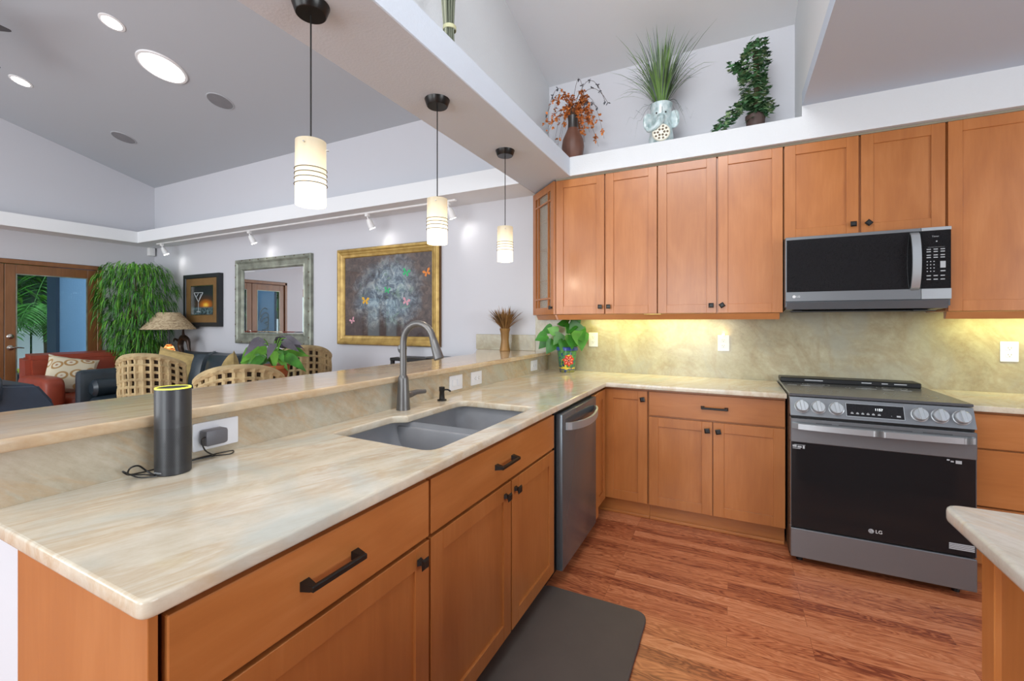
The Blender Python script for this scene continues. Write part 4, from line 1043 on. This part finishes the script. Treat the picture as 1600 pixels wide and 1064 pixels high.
# bundle of stalks on the beam ledge
t = thing('stalk_bundle', 'grey-green bundle of stalks tied with a pale band, at the top edge on the beam', 'dried bundle', (-1.26, 1.80, ZL))
b = B(); rnd = random.Random(2); bx, by = -1.245, 1.80
for k in range(34):
    a = rnd.uniform(0, 6.283); r_ = rnd.random() ** .5; b.mi = k % 2
    f_ = lambda s_: (.027 + (.013 * max(0, .12 - s_) / .12) + .065 * max(0, s_ - .16) ** 1.0 * 1.2) * r_
    b.tube([(bx + f_(s_) * math.cos(a), by + f_(s_) * math.sin(a), ZL + s_) for s_ in (0.001, .1, .16, .3, .5, .7)], .005, 6)
b.done('stalks', [plain('grey_green_stalk', '5d6150', .7), plain('pale_stalk', '8f907a', .7)], t)
B().lathe([(.030, .148), (.033, .15), (.033, .168), (.030, .17)], (bx, by, ZL), 24, cap=False).done('band', plain('pale_raffia', 'b9b690', .8), t)

# ------------------------------------------------------------------ pendants
places = ['nearest the camera', 'middle of the row', 'nearest the wall cabinets']
for i, y in enumerate((1.09, 1.845, 2.595)):
    x = -1.352; top = (1.982, 1.964, 1.966)[i]
    t = thing('pendant_lamp', 'lit opal glass cylinder pendant with wire rings, ' + places[i], 'pendant lamp', (x, y, 2.47), group='pendant lamps over the bar')
    B().lathe([(.001, -.036), (.050, -.036), (.053, -.033), (.064, -.001), (.001, -.001)], (x, y, 2.47), 40).done('canopy', M['canopy'], t)
    B().tube([(x, y, 2.436), (x, y, top - .01)], .0028, 8).done('cord', M['bronze'], t)
    z0 = top - .23
    s = B().lathe([(.050, 0), (.0515, .001), (.0515, .228), (.047, .230), (.012, .2302), (.012, .226), (.046, .226), (.049, .222), (.049, .001), (.050, 0)], (x, y, z0), 40, cap=False).done('glass_shade', M['opal'], t)
    for k, z in enumerate((.072, .092, .109, .126)):
        r_ = .0535 + .0012 * (k == 0); B().tube([(x + r_ * math.cos(a), y + r_ * math.sin(a), z0 + z) for a in [2 * math.pi * j / 40 for j in range(41)]], .0016, 6, cap=False).done('wire_ring', M['wire'], s)
    b = B()
    for a in (R(-62), R(58), R(178)): b.cyl((x + .050 * math.cos(a), y + .050 * math.sin(a), top - .022), (x + .060 * math.cos(a), y + .060 * math.sin(a), top - .022), .003, n=10)
    b.done('set_screws', M['nickel'], s)
    B().lathe([(.001, .10), (.018, .105), (.024, .13), (.018, .16), (.012, .21), (.001, .225)], (x, y, z0), 16).done('bulb', M['lit'], t)
    lamp('pendant_bulb', 'POINT', (x, y, z0 - .03), 2.6, (1, .83, .6), shadow_soft_size=.04)

# ------------------------------------------------------------------ ceiling fixtures (on the slope)
tilt = math.atan(SL)
def onslope(x, y): return T((x, y, cz(y))) @ RX(-tilt)
def ceil_fix(name, label, cat, x, y, r, parts, group=None):
    t = thing(name, label, cat, (x, y, cz(y)), group=group); K = onslope(x, y)
    for nm, prof, mt in parts: B(K).lathe(prof, n=40).done(nm, mt, t)
    return t
for x, y, lb in ((-4.71, 1.826, 'small lit recessed ceiling light next to the round skylight tube'), (-6.71, 1.838, 'small lit recessed ceiling light at the far left')):
    ceil_fix('recessed_light', lb, 'ceiling light', x, y, .07, [('lens', [(.001, -.006), (.066, -.006), (.07, -.002)], M['lit']), ('trim_ring', [(.069, -.001), (.070, -.008), (.090, -.005), (.092, -.001)], M['white'])], 'recessed lights in the sloping ceiling')
    lamp('recessed_bulb', 'SPOT', (x, y, cz(y) - .05), 14, (1, .95, .88), aim=(x, y, 0), spot_size=R(110), spot_blend=.6, shadow_soft_size=.06)
ceil_fix('tubular_skylight', 'large bright round skylight tube with a white rim', 'skylight', -4.858, 2.265, .2, [('diffuser', [(.001, -.012), (.15, -.011), (.178, -.004)], M['skytube']), ('rim', [(.177, -.002), (.180, -.014), (.200, -.012), (.206, -.001)], M['white'])])
grl = plain('speaker_grille', '86868a', .8)
for x, y, lb in ((-4.776, 2.747, 'round grey ceiling speaker closer to the beam'), (-6.797, 2.749, 'round grey ceiling speaker further left')):
    ceil_fix('ceiling_speaker', lb, 'speaker', x, y, .125, [('grille', [(.001, -.006), (.112, -.006), (.116, -.003)], grl), ('rim', [(.115, -.001), (.117, -.007), (.125, -.005), (.127, -.001)], M['ceil2'])], 'round speakers in the sloping ceiling')
# ceiling fan: only one blade tip reaches the picture
t = thing('ceiling_fan', 'dark blade tip of a ceiling fan at the top left edge', 'ceiling fan', (-5.56, .944, cz(.944)))
fx_, fy_, fz_ = -5.56, .944, 3.62
B().cyl((fx_, fy_, fz_ + .06), (fx_, fy_, cz(fy_) - .06), .018, n=12).lathe([(.001, -.08), (.06, -.06), (.085, 0.0)], (fx_, fy_, cz(fy_) + .02), 20).done('down_rod', M['steel_dk'], t)
B().lathe([(.001, -.09), (.09, -.07), (.12, 0), (.10, .06), (.001, .08)], (fx_, fy_, fz_), 28).done('motor', M['steel_dk'], t)
for k in range(4):
    K = T((fx_, fy_, fz_)) @ RZ(R(35 + 90 * k)) @ RX(R(10)); slab('blade', rpoly([(.12, -.05), (.62, -.075), (.62, .075), (.12, .05)], .04), [], -.004, .004, .002, plain('dark_fan_blade', '4b4a4c', .5), t, K)

# track lighting
t = thing('track_light', 'white ceiling track with four small lit spot heads over the pictures', 'track light', (-4.8, 3.42, 2.46))
B().box(-7.0, -2.29, 3.395, 3.425, 2.452, 2.4695, .003).done('track', M['white'], t)
B().box(-7.45, -6.98, 3.395, 3.425, 2.452, 2.4695, .003).done('track_joiner', M['white'], t)
for i, x in enumerate((-7.33, -5.33, -3.385, -2.38)):
    h = B().box(x - .02, x + .02, 3.392, 3.428, 2.425, 2.452, .003).cyl((x, 3.41, 2.425), (x + .012, 3.413, 2.395), .006, n=10)
    dv = Vector((.10, .22, -.5)).normalized(); p = Vector((x + .012, 3.413, 2.40))
    h.tube([p, p + dv * .03, p + dv * .10], [.022, .03, .034], 20)
    hd = h.done('spot_head', M['white'], t); e = p + dv * .102
    B().tube([e, e + dv * .003], [.031, .031], 20).done('lens', M['lit'], hd)
    lamp('spot_bulb', 'SPOT', tuple(e + dv * .01), 1.7, (1, .96, .92), aim=(x + .16, 3.62, 2.14), spot_size=R(95), spot_blend=.9, shadow_soft_size=.03)

# ------------------------------------------------------------------ pictures and mirror
def mitred(b, x0, x1, z0, z1, prof):
    # prof: (inset from the outer edge, depth y) profile swept round the rectangle
    loops = [[b._v((x0 + i, y, z0 + i)), b._v((x1 - i, y, z0 + i)), b._v((x1 - i, y, z1 - i)), b._v((x0 + i, y, z1 - i))] for i, y in prof]
    for a, c in zip(loops, loops[1:]):
        for k in range(4): b._f([a[k], a[(k + 1) % 4], c[(k + 1) % 4], c[k]])
    return b
t = thing('mirror', 'large rectangular wall mirror in a mottled silver-green frame', 'mirror', (-5.18, 3.6, 1.05))
mitred(B(), -5.905, -4.451, 1.055, 2.150, [(0, 3.624), (0, 3.588), (.012, 3.578), (.035, 3.576), (.06, 3.588), (.11, 3.592), (.128, 3.586), (.142, 3.603), (.142, 3.620)]).done('frame', M['silverleaf'], t, ang=20)
b = B(); rnd = random.Random(9)
for k in range(7):
    z = 1.14 + k * .155
    for x0_ in (-5.893, -4.486): b.box(x0_, x0_ + .022, 3.5758, 3.579, z, z + .018)
for k in range(8):
    x = -5.76 + k * .17
    for z in (1.058, 2.117): b.box(x, x + .02, 3.5758, 3.579, z + .01, z + .026)
b.done('frame_bands', plain('worn_bronze_band', '6e6452', .5, metal=.3), t)
mg = B().box(-5.765, -4.591, 3.610, 3.615, 1.195, 2.010).done('glass', M['mirror'], t, False)
b = B(); x0, x1, z0, z1 = -5.765, -4.591, 1.195, 2.010
mitred(b, x0, x1, z0, z1, [(0, 3.6115), (.024, 3.6080)]); b.done('bevel', M['mirror'], mg, False)

t = thing('painting', 'large dark painting of butterflies in a wide gold frame', 'painting', (-3.3, 3.6, 1.08))
mitred(B(), -4.012, -2.606, 1.085, 2.148, [(0, 3.624), (0, 3.585), (.010, 3.572), (.028, 3.568), (.045, 3.578), (.055, 3.578), (.075, 3.590), (.092, 3.594), (.100, 3.604), (.100, 3.622)]).done('frame', M['gold'], t, ang=20)
mitred(B(), -4.0135, -2.6045, 1.0835, 2.1495, [(0, 3.6245), (0, 3.588)]).done('frame_side', M['gold_dk'], t, ang=20)
pm = N('dark_abstract_canvas'); v = pm.coords('Generated', (1.4, 1, 1))
n1 = pm.noise(v, 2.6, 7, .65, 1.0); n2 = pm.noise(v, 9, 9, .78, .8); n3 = pm.noise(v, 75, 3, .8); n4 = pm.noise(v, 5, 6, .6, 2.0)
sp = pm.n('ShaderNodeSeparateXYZ'); pm.l(v, sp.inputs[0])
du = pm.math('MULTIPLY', pm.math('SUBTRACT', sp.outputs[0], .72), 1.35); dv2 = pm.math('MULTIPLY', pm.math('SUBTRACT', sp.outputs[2], .50), 1.5)
rad = pm.math('ADD', pm.math('MULTIPLY', du, du), pm.math('MULTIPLY', dv2, dv2))
rad = pm.math('ADD', rad, pm.math('MULTIPLY', pm.math('SUBTRACT', n1, .5), 1.5))
cen = pm.ramp(rad, [(.0, (1, 1, 1, 1)), (.62, (0, 0, 0, 1))])
base = pm.ramp(n2, [(.36, '2a1c16'), (.5, '4a3a33'), (.66, '6a574c')])
cloud = pm.ramp(n2, [(.36, '2a323c'), (.48, '566878'), (.56, '8899a0'), (.68, 'b4bdba')])
col = pm.mix(cen, base, cloud)
grn = pm.ramp(n4, [(.56, (0, 0, 0, 1)), (.64, (1, 1, 1, 1))])
col = pm.mix(pm.math('MULTIPLY', grn, pm.math('MULTIPLY', cen, .5)), col, lin('6f9076'))
spk = pm.ramp(n3, [(.60, (0, 0, 0, 1)), (.68, (1, 1, 1, 1))])
col = pm.mix(pm.math('MULTIPLY', spk, pm.math('MULTIPLY', cen, .6)), col, lin('c4c8c0'))
dk = pm.ramp(pm.math('ADD', sp.outputs[2], pm.math('MULTIPLY', pm.math('SUBTRACT', n2, .5), .5)), [(.05, (1, 1, 1, 1)), (.26, (0, 0, 0, 1))])
col = pm.mix(pm.math('MULTIPLY', dk, .85), col, lin('2a1510'))
pm.set(color=col, rough=.5, coat=1.0, croug=.03)
cv = B().box(-3.914, -2.704, 3.607, 3.612, 1.183, 2.050).done('canvas', pm.m, t, False)
b = B(); yb = 3.606
def pp(px, py):   # photo position on the canvas, as fractions
    u = (px - 538) / (672 - 538); v_ = (527 - py) / (527 - 396); return -3.908 + u * 1.19, 1.18 + v_ * .86
def bfly(b, cx, cz_, s, a, mi):
    b.mi = mi; K = T((cx, yb, cz_)) @ RY(a)
    for sd in (1, -1):
        for pts in ([(0, .0), (.5, .75), (1.05, .72), (.9, .2), (.3, -.02)], [(0, 0), (.45, -.03), (.8, -.3), (.55, -.75), (.2, -.5)]):
            c = [b._v(K @ Vector((sd * u * s, 0, v_ * s))) for u, v_ in pts]; b._f(c if sd > 0 else c[::-1])
for px, py, s, a, mi in ((636, 425, .050, .3, 0), (666, 427, .048, -.4, 1), (607, 452, .042, .2, 0), (572, 468, .052, .1, 2), (636, 471, .048, .3, 3), (550, 501, .040, -.5, 3)):
    cx, cz_ = pp(px, py); bfly(b, cx, cz_, s, a, mi)
b.done('butterflies', [plain('butterfly_green', '2fae6a', .5), plain('butterfly_orange', 'e0822a', .5), plain('butterfly_yellow', 'e2ac2c', .5), plain('butterfly_pink', 'd49aa6', .5)], cv, False)

t = thing('shadow_box_picture', 'black framed picture of a cocktail glass at sunset, beside the mirror', 'picture', (-6.66, 3.6, 1.27))
x0, x1, z0, z1 = -7.085, -6.228, 1.272, 2.005
mitred(B(), x0, x1, z0, z1, [(0, 3.624), (0, 3.562), (.05, 3.562), (.058, 3.572), (.058, 3.60)]).done('frame', plain('black_frame', '26282b', .4), t, ang=20)
mitred(B(), x0, x1, z0, z1, [(.058, 3.574), (.16, 3.580), (.16, 3.60)]).done('inner_frame', plain('bronze_wood_frame', '8f6d44', .45, .1, metal=.2), t, ang=20)
sm = N('sunset_picture'); v = sm.coords('Generated'); sp = sm.n('ShaderNodeSeparateXYZ'); sm.l(v, sp.inputs[0])
a1 = sm.math('SUBTRACT', sp.outputs[0], .62); a2 = sm.math('MULTIPLY', sm.math('SUBTRACT', sp.outputs[2], .34), 1.6)
rr = sm.math('SQRT', sm.math('ADD', sm.math('MULTIPLY', a1, a1), sm.math('MULTIPLY', a2, a2)))
c1 = sm.ramp(rr, [(.04, 'f2c44a'), (.16, 'b86a22'), (.36, '4a3426'), (.6, '23282c')])
c2 = sm.ramp(sm.noise(v, 12, 4, .6), [(.4, '1e2a2e'), (.6, '63787c')])
sm.set(color=sm.mix(sm.ramp(sp.outputs[2], [(.24, (1, 1, 1, 1)), (.30, (0, 0, 0, 1))]), c1, c2), rough=.4, coat=.4)
pic = B().box(x0 + .162, x1 - .162, 3.598, 3.601, z0 + .162, z1 - .162).done('picture', sm.m, t, False)
mitred(B(), x0, x1, z0, z1, [(.158, 3.5795), (.168, 3.5795), (.168, 3.598)]).done('silver_fillet', M['nickel'], t, ang=20)
b = B(); gx, gz = -6.77, 1.48; yg = 3.5965
wht = plain('white_brushwork', 'c8ccd0', .5)
for (p, q, w_) in (((-.11, .27), (0, .14), .012), ((.11, .27), (0, .14), .012), ((-.11, .27), (.11, .27), .006), ((0, .14), (0, 0), .009), ((-.045, 0), (.045, 0), .010), ((-.06, .20), (.0, .26), .008), ((.02, .17), (.06, .25), .008)):
    d_ = Vector((q[0] - p[0], 0, q[1] - p[1])).normalized(); nn = Vector((-d_.z, 0, d_.x)) * w_ / 2
    P, Q = Vector((gx + p[0], yg, gz + p[1])), Vector((gx + q[0], yg, gz + q[1])); b._f([b._v(P - nn), b._v(Q - nn), b._v(Q + nn), b._v(P + nn)])
b.done('cocktail_glass', wht, pic, False)
t = thing('wall_sensor', 'small white motion sensor box high in the wall corner', 'sensor', (-7.95, 3.58, 2.35))
B().box(-7.995, -7.92, 3.52, 3.60, 2.345, 2.468, .006).done('housing', M['white'], t)

# ------------------------------------------------------------------ living room
# corner tree
cx, cy = -7.42, 3.14
t = thing('weeping_tree', 'tall leafy green weeping houseplant in the corner behind the lamp', 'potted plant', (cx, cy, 0))
B().lathe([(.001, 0), (.16, 0), (.20, .3), (.21, .34), (.19, .34), (.001, .32)], (cx, cy, .0005), 28).done('pot', M['terracotta'], t)
b = B()
for k, (dx, dy) in enumerate(((.0, 0), (.12, .05), (-.12, -.03))): b.tube([(cx + dx * .2, cy + dy * .2, .32), (cx + dx * .6, cy + dy * .5, 1.0), (cx + dx, cy + dy, 2.0)], [.02, .016, .008], 8, smooth=4)
b.done('trunks', M['bark'], t)
b = B(); rnd = random.Random(17)
for k in range(1500):
    a = rnd.uniform(0, 6.283); z = rnd.uniform(.75, 2.16); fr_ = (z - .75) / 1.4; rr = (.30 + .24 * min(1, fr_ * 1.7)) * (1 if fr_ < .85 else 1 - (fr_ - .85) * 2.2) * rnd.random() ** .4
    p = Vector((cx + rr * math.cos(a), cy + rr * math.sin(a) * .75, z)); p.x = max(p.x, -7.95); p.y = min(p.y, 3.55)
    for q in range(3):
        d = Vector((math.cos(a) + rnd.uniform(-.9, .9), math.sin(a) + rnd.uniform(-.9, .9), rnd.uniform(-.6, .5))).normalized()
        L_ = rnd.uniform(.10, .20); b.mi = 0 if rnd.random() < .55 else (1 if rnd.random() < .6 else 2)
        side = d.cross(Vector((0, 0, 1))).normalized(); pts = [p + d * (L_ * s_) * (1 - .35 * s_) + Vector((0, 0, -L_ * .9 * s_ * s_)) for s_ in (0, .3, .6, 1)]
        for pt in pts: pt.x = max(pt.x, -7.98); pt.y = min(pt.y, 3.61)
        b.ribbon(pts, [.003, .011, .009, 0], side)
for k in range(46):
    a = rnd.uniform(0, 6.283); p = Vector((cx + .25 * math.cos(a), cy + .2 * math.sin(a), 2.05)); o = Vector((math.cos(a), math.sin(a) * .7, 0)); b.mi = 1
    pts = [p + o * (.33 * s_) + Vector((0, 0, .34 * s_ - .46 * s_ * s_)) for s_ in [j / 7 for j in range(8)]]
    for pt in pts: pt.x = max(pt.x, -7.98); pt.y = min(pt.y, 3.61); pt.z = min(pt.z, 2.4)
    b.ribbon(pts, [.008] * 6 + [.005, 0], (math.cos(a + 1.57), math.sin(a + 1.57), 0))
b.done('leaves', [M['green'], M['green_l'], M['green_d']], t, False)

# lamp on a side table
lx, ly = -6.91, 3.30
t = thing('side_table', 'dark side table under the lamp behind the sofa arm', 'table', (lx, ly, 0))
B().lathe([(.001, .62), (.19, .62), (.195, .63), (.19, .65), (.001, .65)], (lx, ly, 0), 32).done('table_top', M['bronze'], t)
B().lathe([(.14, 0.001), (.14, .02), (.03, .04), (.025, .6), (.06, .62)], (lx, ly, 0), 20).done('pedestal', M['bronze'], t)
t = thing('table_lamp', 'table lamp with a wide tan patterned shade and a glowing amber base', 'lamp', (lx, ly, .65))
sh = N('tan_leaf_pattern_shade'); f = sh.noise(sh.coords('Object', (1, 1, 3)), 14, 3, .6, 2.5)
sh.set(color=sh.ramp(f, [(.42, '9a8468'), (.5, 'b8a382'), (.58, 'cbb997')]), rough=.8)
B().lathe([(.315, 1.235), (.125, 1.465), (.122, 1.465), (.310, 1.235)], (lx, ly, 0), 48, cap=False).done('lamp_shade', sh.m, t)
B().lathe([(.001, .6505), (.09, .6505), (.09, .67), (.03, .70), (.02, .80), (.02, .90), (.001, .9)], (lx, ly, 0), 24).cyl((lx, ly, 1.02), (lx, ly, 1.46), .009, n=10).cyl((lx, ly, 1.45), (lx, ly, 1.50), .012, .006, n=10).done('stem', M['bronze'], t)
am = N('amber_glass_lit'); f = am.noise(am.coords('Object', (1, 1, 5)), 12, 2)
c_ = am.ramp(f, [(.42, '7a3a14'), (.5, 'e07a2a'), (.6, 'ffd08a')]); am.set(color=c_, em=c_, ems=1.1, rough=.3)
B().lathe([(.035, .86), (.065, .89), (.07, .94), (.055, .99), (.03, 1.03)], (lx, ly, 0), 28, cap=True).done('glowing_base', am.m, t)
t = thing('bronze_figurine', 'small dark bronze dragon-like figurine behind the lamp stem', 'figurine', (lx + .12, ly + .16, .65))
b = B().tube([(lx + .10, ly + .12, .651), (lx + .12, ly + .12, .85), (lx + .04, ly + .12, 1.0), (lx + .10, ly + .12, 1.12), (lx + .22, ly + .12, 1.08), (lx + .25, ly + .12, .98), (lx + .30, ly + .12, .86)], [.05, .03, .035, .04, .03, .02, .006], 10, smooth=4)
b.tube([(lx + .12, ly + .12, 1.10), (lx + .15, ly + .10, 1.22), (lx + .20, ly + .1, 1.26)], [.025, .012, .003], 8, smooth=3).tube([(lx + .05, ly + .12, 1.05), (lx - .06, ly + .1, 1.10), (lx - .09, ly + .1, 1.05)], [.02, .014, .003], 8, smooth=3)
b.done('figure', plain('dark_bronze', '3a2a20', .4, metal=.5), t)

def cushion(b, c, r, e=.4): return b.sell(c, r, e, 28, 16)
# red armchair in front of the french door (faces +x)
t = thing('armchair', 'rust red leather armchair in front of the french door', 'armchair', (-7.2, 2.52, 0))
b = B(); b.prism([(-7.62, .35), (-7.30, .35), (-7.36, .93), (-7.62, .96)], 'y', 2.06, 3.02); bmesh.ops.bevel(b.bm, geom=b.bm.edges[:], offset=.05, segments=4, affect='EDGES')
b.done('backrest', M['leather_r'], t)
cushion(B(), (-7.06, 2.54, .37), (.38, .36, .13)).done('seat', M['leather_r'], t)
B().box(-7.6, -6.72, 2.12, 2.96, .05, .30, .03).done('base', M['leather_r'], t)
for y in (2.09, 2.95): cushion(B(), (-7.05, y, .50), (.40, .10, .22), .35).done('armrest', M['leather_r'], t)
pil = N('tan_medallion_weave'); v = pil.coords('Generated'); br = pil.n('ShaderNodeTexVoronoi'); br.inputs['Scale'].default_value = 4; br.inputs['Randomness'].default_value = .25; pil.l(v, br.inputs['Vector'])
pil.set(color=pil.ramp(br.outputs['Distance'], [(.14, '9a6a4a'), (.20, 'd8d0ba'), (.30, 'd8d0ba'), (.34, 'a98452'), (.44, 'a98452'), (.50, 'd4cab0')]), rough=.9)
o = B().pillow(T((-7.10, 2.36, .70)) @ RZ(R(84)) @ RX(R(-22)) @ RY(R(14)), .46, .46, .15).done('throw_pillow', pil.m, None); tag(o, 'tan and white medallion patterned pillow on the red armchair', 'pillow')

# black leather sofa along the picture wall, arm on its left
t = thing('sofa', 'black leather sofa along the picture wall', 'sofa', (-5.6, 3.0, 0))
B().box(-6.50, -5.62, 2.24, 3.50, .06, .34, .03).box(-5.62, -4.46, 2.62, 3.50, .06, .34, .03).done('base', M['leather'], t)
b = B().box(-6.53, -6.38, 2.19, 3.50, .06, .80, .05); b.done('armrest', M['leather'], t)
B().box(-4.58, -4.42, 2.62, 3.50, .06, .68, .05).done('armrest', M['leather'], t)
B().box(-6.42, -4.55, 3.28, 3.52, .30, .82, .05).done('back_frame', M['leather'], t)
for k in range(3):
    x = -6.08 + k * .63
    cushion(B(), (x, (2.76, 2.95, 2.95)[k], .42), (.31, (.52, .33, .33)[k], .10), .3).done('seat_cushion', M['leather'], t)
    B().pillow(T((x, 3.20, .70)) @ RX(R(-10)), .68, .56, .30).done('back_cushion', M['leather'], t)
B().tube([(-6.33, 2.27, .60), (-6.33, 2.30, .60), (-6.33, 3.10, .60), (-6.33, 3.13, .60)], [.06, .095, .095, .06], 24).done('bolster', M['leather'], t)
o = B().pillow(T((-6.12, 2.98, .76)) @ RZ(R(38)) @ RY(R(14)) @ RX(R(-14)), .48, .46, .17).done('throw_pillow', M['yellow'], None); tag(o, 'straw yellow pillow at the left end of the black sofa', 'pillow', 'straw yellow sofa pillows')
o = B().pillow(T((-4.90, 2.90, .72)) @ RZ(R(-30)) @ RY(R(40)) @ RX(R(-14)), .44, .44, .17).done('throw_pillow', M['yellow'], None); tag(o, 'straw yellow pillow behind the nearest woven chair back', 'pillow', 'straw yellow sofa pillows')

# slate blue armchair at the left edge
t = thing('recliner', 'slate blue leather armchair cut by the left edge of the picture', 'armchair', (-5.5, 1.2, 0))
b = B(); b.prism([(1.02, .05), (1.60, .05), (1.60, .66), (1.50, .82), (1.02, .87)], 'x', -5.9, -5.12); bmesh.ops.bevel(b.bm, geom=b.bm.edges[:], offset=.02, segments=3, affect='EDGES')
b.done('side_panel', M['leather_b'], t)
cushion(B(), (-5.40, 1.02, .80), (.36, .30, .13), .35).done('back_cushion', M['leather_b'], t)
B().box(-5.85, -5.05, .40, 1.02, .05, .72, .04).done('base', M['leather_b'], t)

# woven chairs round a small table
def woven(cx, cy, ang, label, w_=.29, ht=1.04, hb=.46):
    t = thing('woven_chair', label, 'chair', (cx, cy, 0), group='woven rattan dining chairs')
    K = T((cx, cy, 0)) @ RZ(ang)      # local: back is at -y side (outer), chair faces +y
    def P(u, v_, o=0):                # u -1..1 across, v 0..1 up
        a = u * R(62); rr = w_ + o; top = ht - .10 * abs(u) ** 2.2
        return Vector((rr * 1.02 * math.sin(a), -rr * math.cos(a) * (1 + .10 * v_) + .0, hb + (top - hb) * v_))
    shell = B(K); n, m_ = 20, 8; g = [[shell._v(P(-1 + 2 * i / n, j / m_ * .985, -.016)) for j in range(m_ + 1)] for i in range(n + 1)]
    for i in range(n):
        for j in range(m_): shell._f([g[i][j], g[i + 1][j], g[i + 1][j + 1], g[i][j + 1]])
    shell.done('inner_cushion', M['weave_dark'], t)
    q = B(K); cols = 11
    for c in range(cols + 1):
        u = -1 + 2 * c / cols; q.tube([P(u, v_, .004 * math.sin(v_ * 40)) for v_ in [j / 10 for j in range(11)]], .0165, 6)
    for r_ in range(10):
        v_ = r_ / 9 * .97
        q.tube([P(-1 + 2 * i / 22, v_, .006 * (-1) ** i) for i in range(23)], .0135 if r_ < 9 else .020, 6)
    for c in range(cols):
        if c % 3 == 2:
            u0, u1 = -1 + 2 * (c + .12) / cols, -1 + 2 * (c + .88) / cols
            for r_ in range(9):
                q._f([q._v(P(u0, r_ / 9 * .97, .002)), q._v(P(u1, r_ / 9 * .97, .002)), q._v(P(u1, (r_ + .9) / 9 * .97, .002)), q._v(P(u0, (r_ + .9) / 9 * .97, .002))])
    q.tube([P(-1 + 2 * i / 22, 1.0) for i in range(23)], .021, 8)
    q.done('woven_back', M['rattan'], t)
    B(K).sell((0, .02, .45), (.27, .27, .045), .5).done('seat', M['rattan'], t)
    for sx_, sy_ in ((-1, -1), (1, -1), (-1, 1), (1, 1)): B(K).cyl((sx_ * .21, sy_ * .2 + .02, .001), (sx_ * .2, sy_ * .19 + .02, .44), .018, .02, 10).done('leg', M['rattan'], t)
    return t
tx, ty = -3.74, 2.44
woven(-3.25, 2.02, R(56), 'woven rattan chair directly behind the bar, its rounded back towards the kitchen', w_=.29, ht=1.03)
woven(-4.02, 3.12, R(58), 'woven rattan chair below the painting, its back right of the leafy table plant', w_=.29, ht=1.09)
woven(-4.72, 2.20, R(36), 'woven rattan chair furthest left, beside the straw yellow pillow', w_=.29, ht=1.05)
t = thing('dining_table', 'small round dark table carrying the potted plant', 'table', (tx, ty, 0))
B().lathe([(.001, .72), (.37, .72), (.38, .735), (.37, .75), (.001, .75)], (tx, ty, 0), 40).done('table_top', M['bronze'], t)
B().lathe([(.26, .001), (.26, .02), (.05, .05), (.04, .70), (.09, .72)], (tx, ty, 0), 24).done('pedestal', M['bronze'], t)
qx, qy = -3.60, 2.52
t = thing('table_plant', 'broad-leaved green and grey plant in a terracotta pot on the table', 'potted plant', (qx, qy, .75))
B().lathe([(.001, 0), (.09, 0), (.12, .17), (.13, .18), (.13, .21), (.11, .21), (.001, .19)], (qx, qy, .7505), 28).done('pot', M['terracotta'], t)
lf, st_ = B(), B(); rnd = random.Random(31)
for k in range(26):
    a = rnd.uniform(0, 6.283); r_ = rnd.uniform(.04, .19); z = rnd.uniform(.24, .45); p = Vector((qx + r_ * math.cos(a), qy + r_ * math.sin(a), .75 + z))
    st_.tube([(qx, qy, .94), (qx + r_ * .5 * math.cos(a), qy + r_ * .5 * math.sin(a), .75 + z * .95), p], .004, 6, smooth=3)
    lf.mi = 2 if z > .38 else rnd.randint(0, 1); L_ = rnd.uniform(.12, .20); d = (math.cos(a) + rnd.uniform(-.4, .4), math.sin(a) + rnd.uniform(-.4, .4), rnd.uniform(-1.3, -.2))
    heart(lf, p, d, L_ * .5, L_, (.82 + rnd.uniform(-.6, .6), -.57, .4 + rnd.uniform(-.4, .6)))
st_.done('stems', M['green_l'], t); lf.done('leaves', [M['green'], M['green_l'], M['grey_leaf']], t)
# console by the wall with small things
t = thing('console_table', 'dark narrow console top against the wall below the painting', 'table', (-2.6, 3.45, 0))
B().box(-3.02, -2.24, 3.34, 3.60, .955, .985, .004).done('table_top', M['bronze'], t)
for x, y in ((-3.0, 3.36), (-2.26, 3.36), (-3.0, 3.58), (-2.26, 3.58)): B().box(x - .015, x + .015, y - .015, y + .015, 0.001, .955).done('leg', M['bronze'], t)
t = thing('silver_ornament', 'small round silver ornament on the console behind the faucet', 'ornament', (-2.93, 3.42, .985))
B().lathe([(.001, 0), (.035, 0), (.035, .005), (.008, .012), (.008, .03), (.035, .05), (.048, .085), (.035, .12), (.001, .132)], (-2.93, 3.42, .9855), 24).done('body', M['steel_lt'], t)
t = thing('silver_tray', 'flat silver tray on the console behind the bar', 'tray', (-2.55, 3.45, .985))
B().lathe([(.001, .001), (.11, .001), (.13, .012), (.128, .014), (.108, .004), (.001, .004)], (-2.52, 3.46, .9852), 28).done('dish', M['steel'], t)

# floor mat
o = slab('floor_mat', rpoly([(-.858, .85), (-.345, .85), (-.345, 2.06), (-.858, 2.06)], .06), [], .0005, .020, .006, M['mat']); tag(o, 'dark charcoal cushioned floor mat in front of the sink cabinet', 'mat')
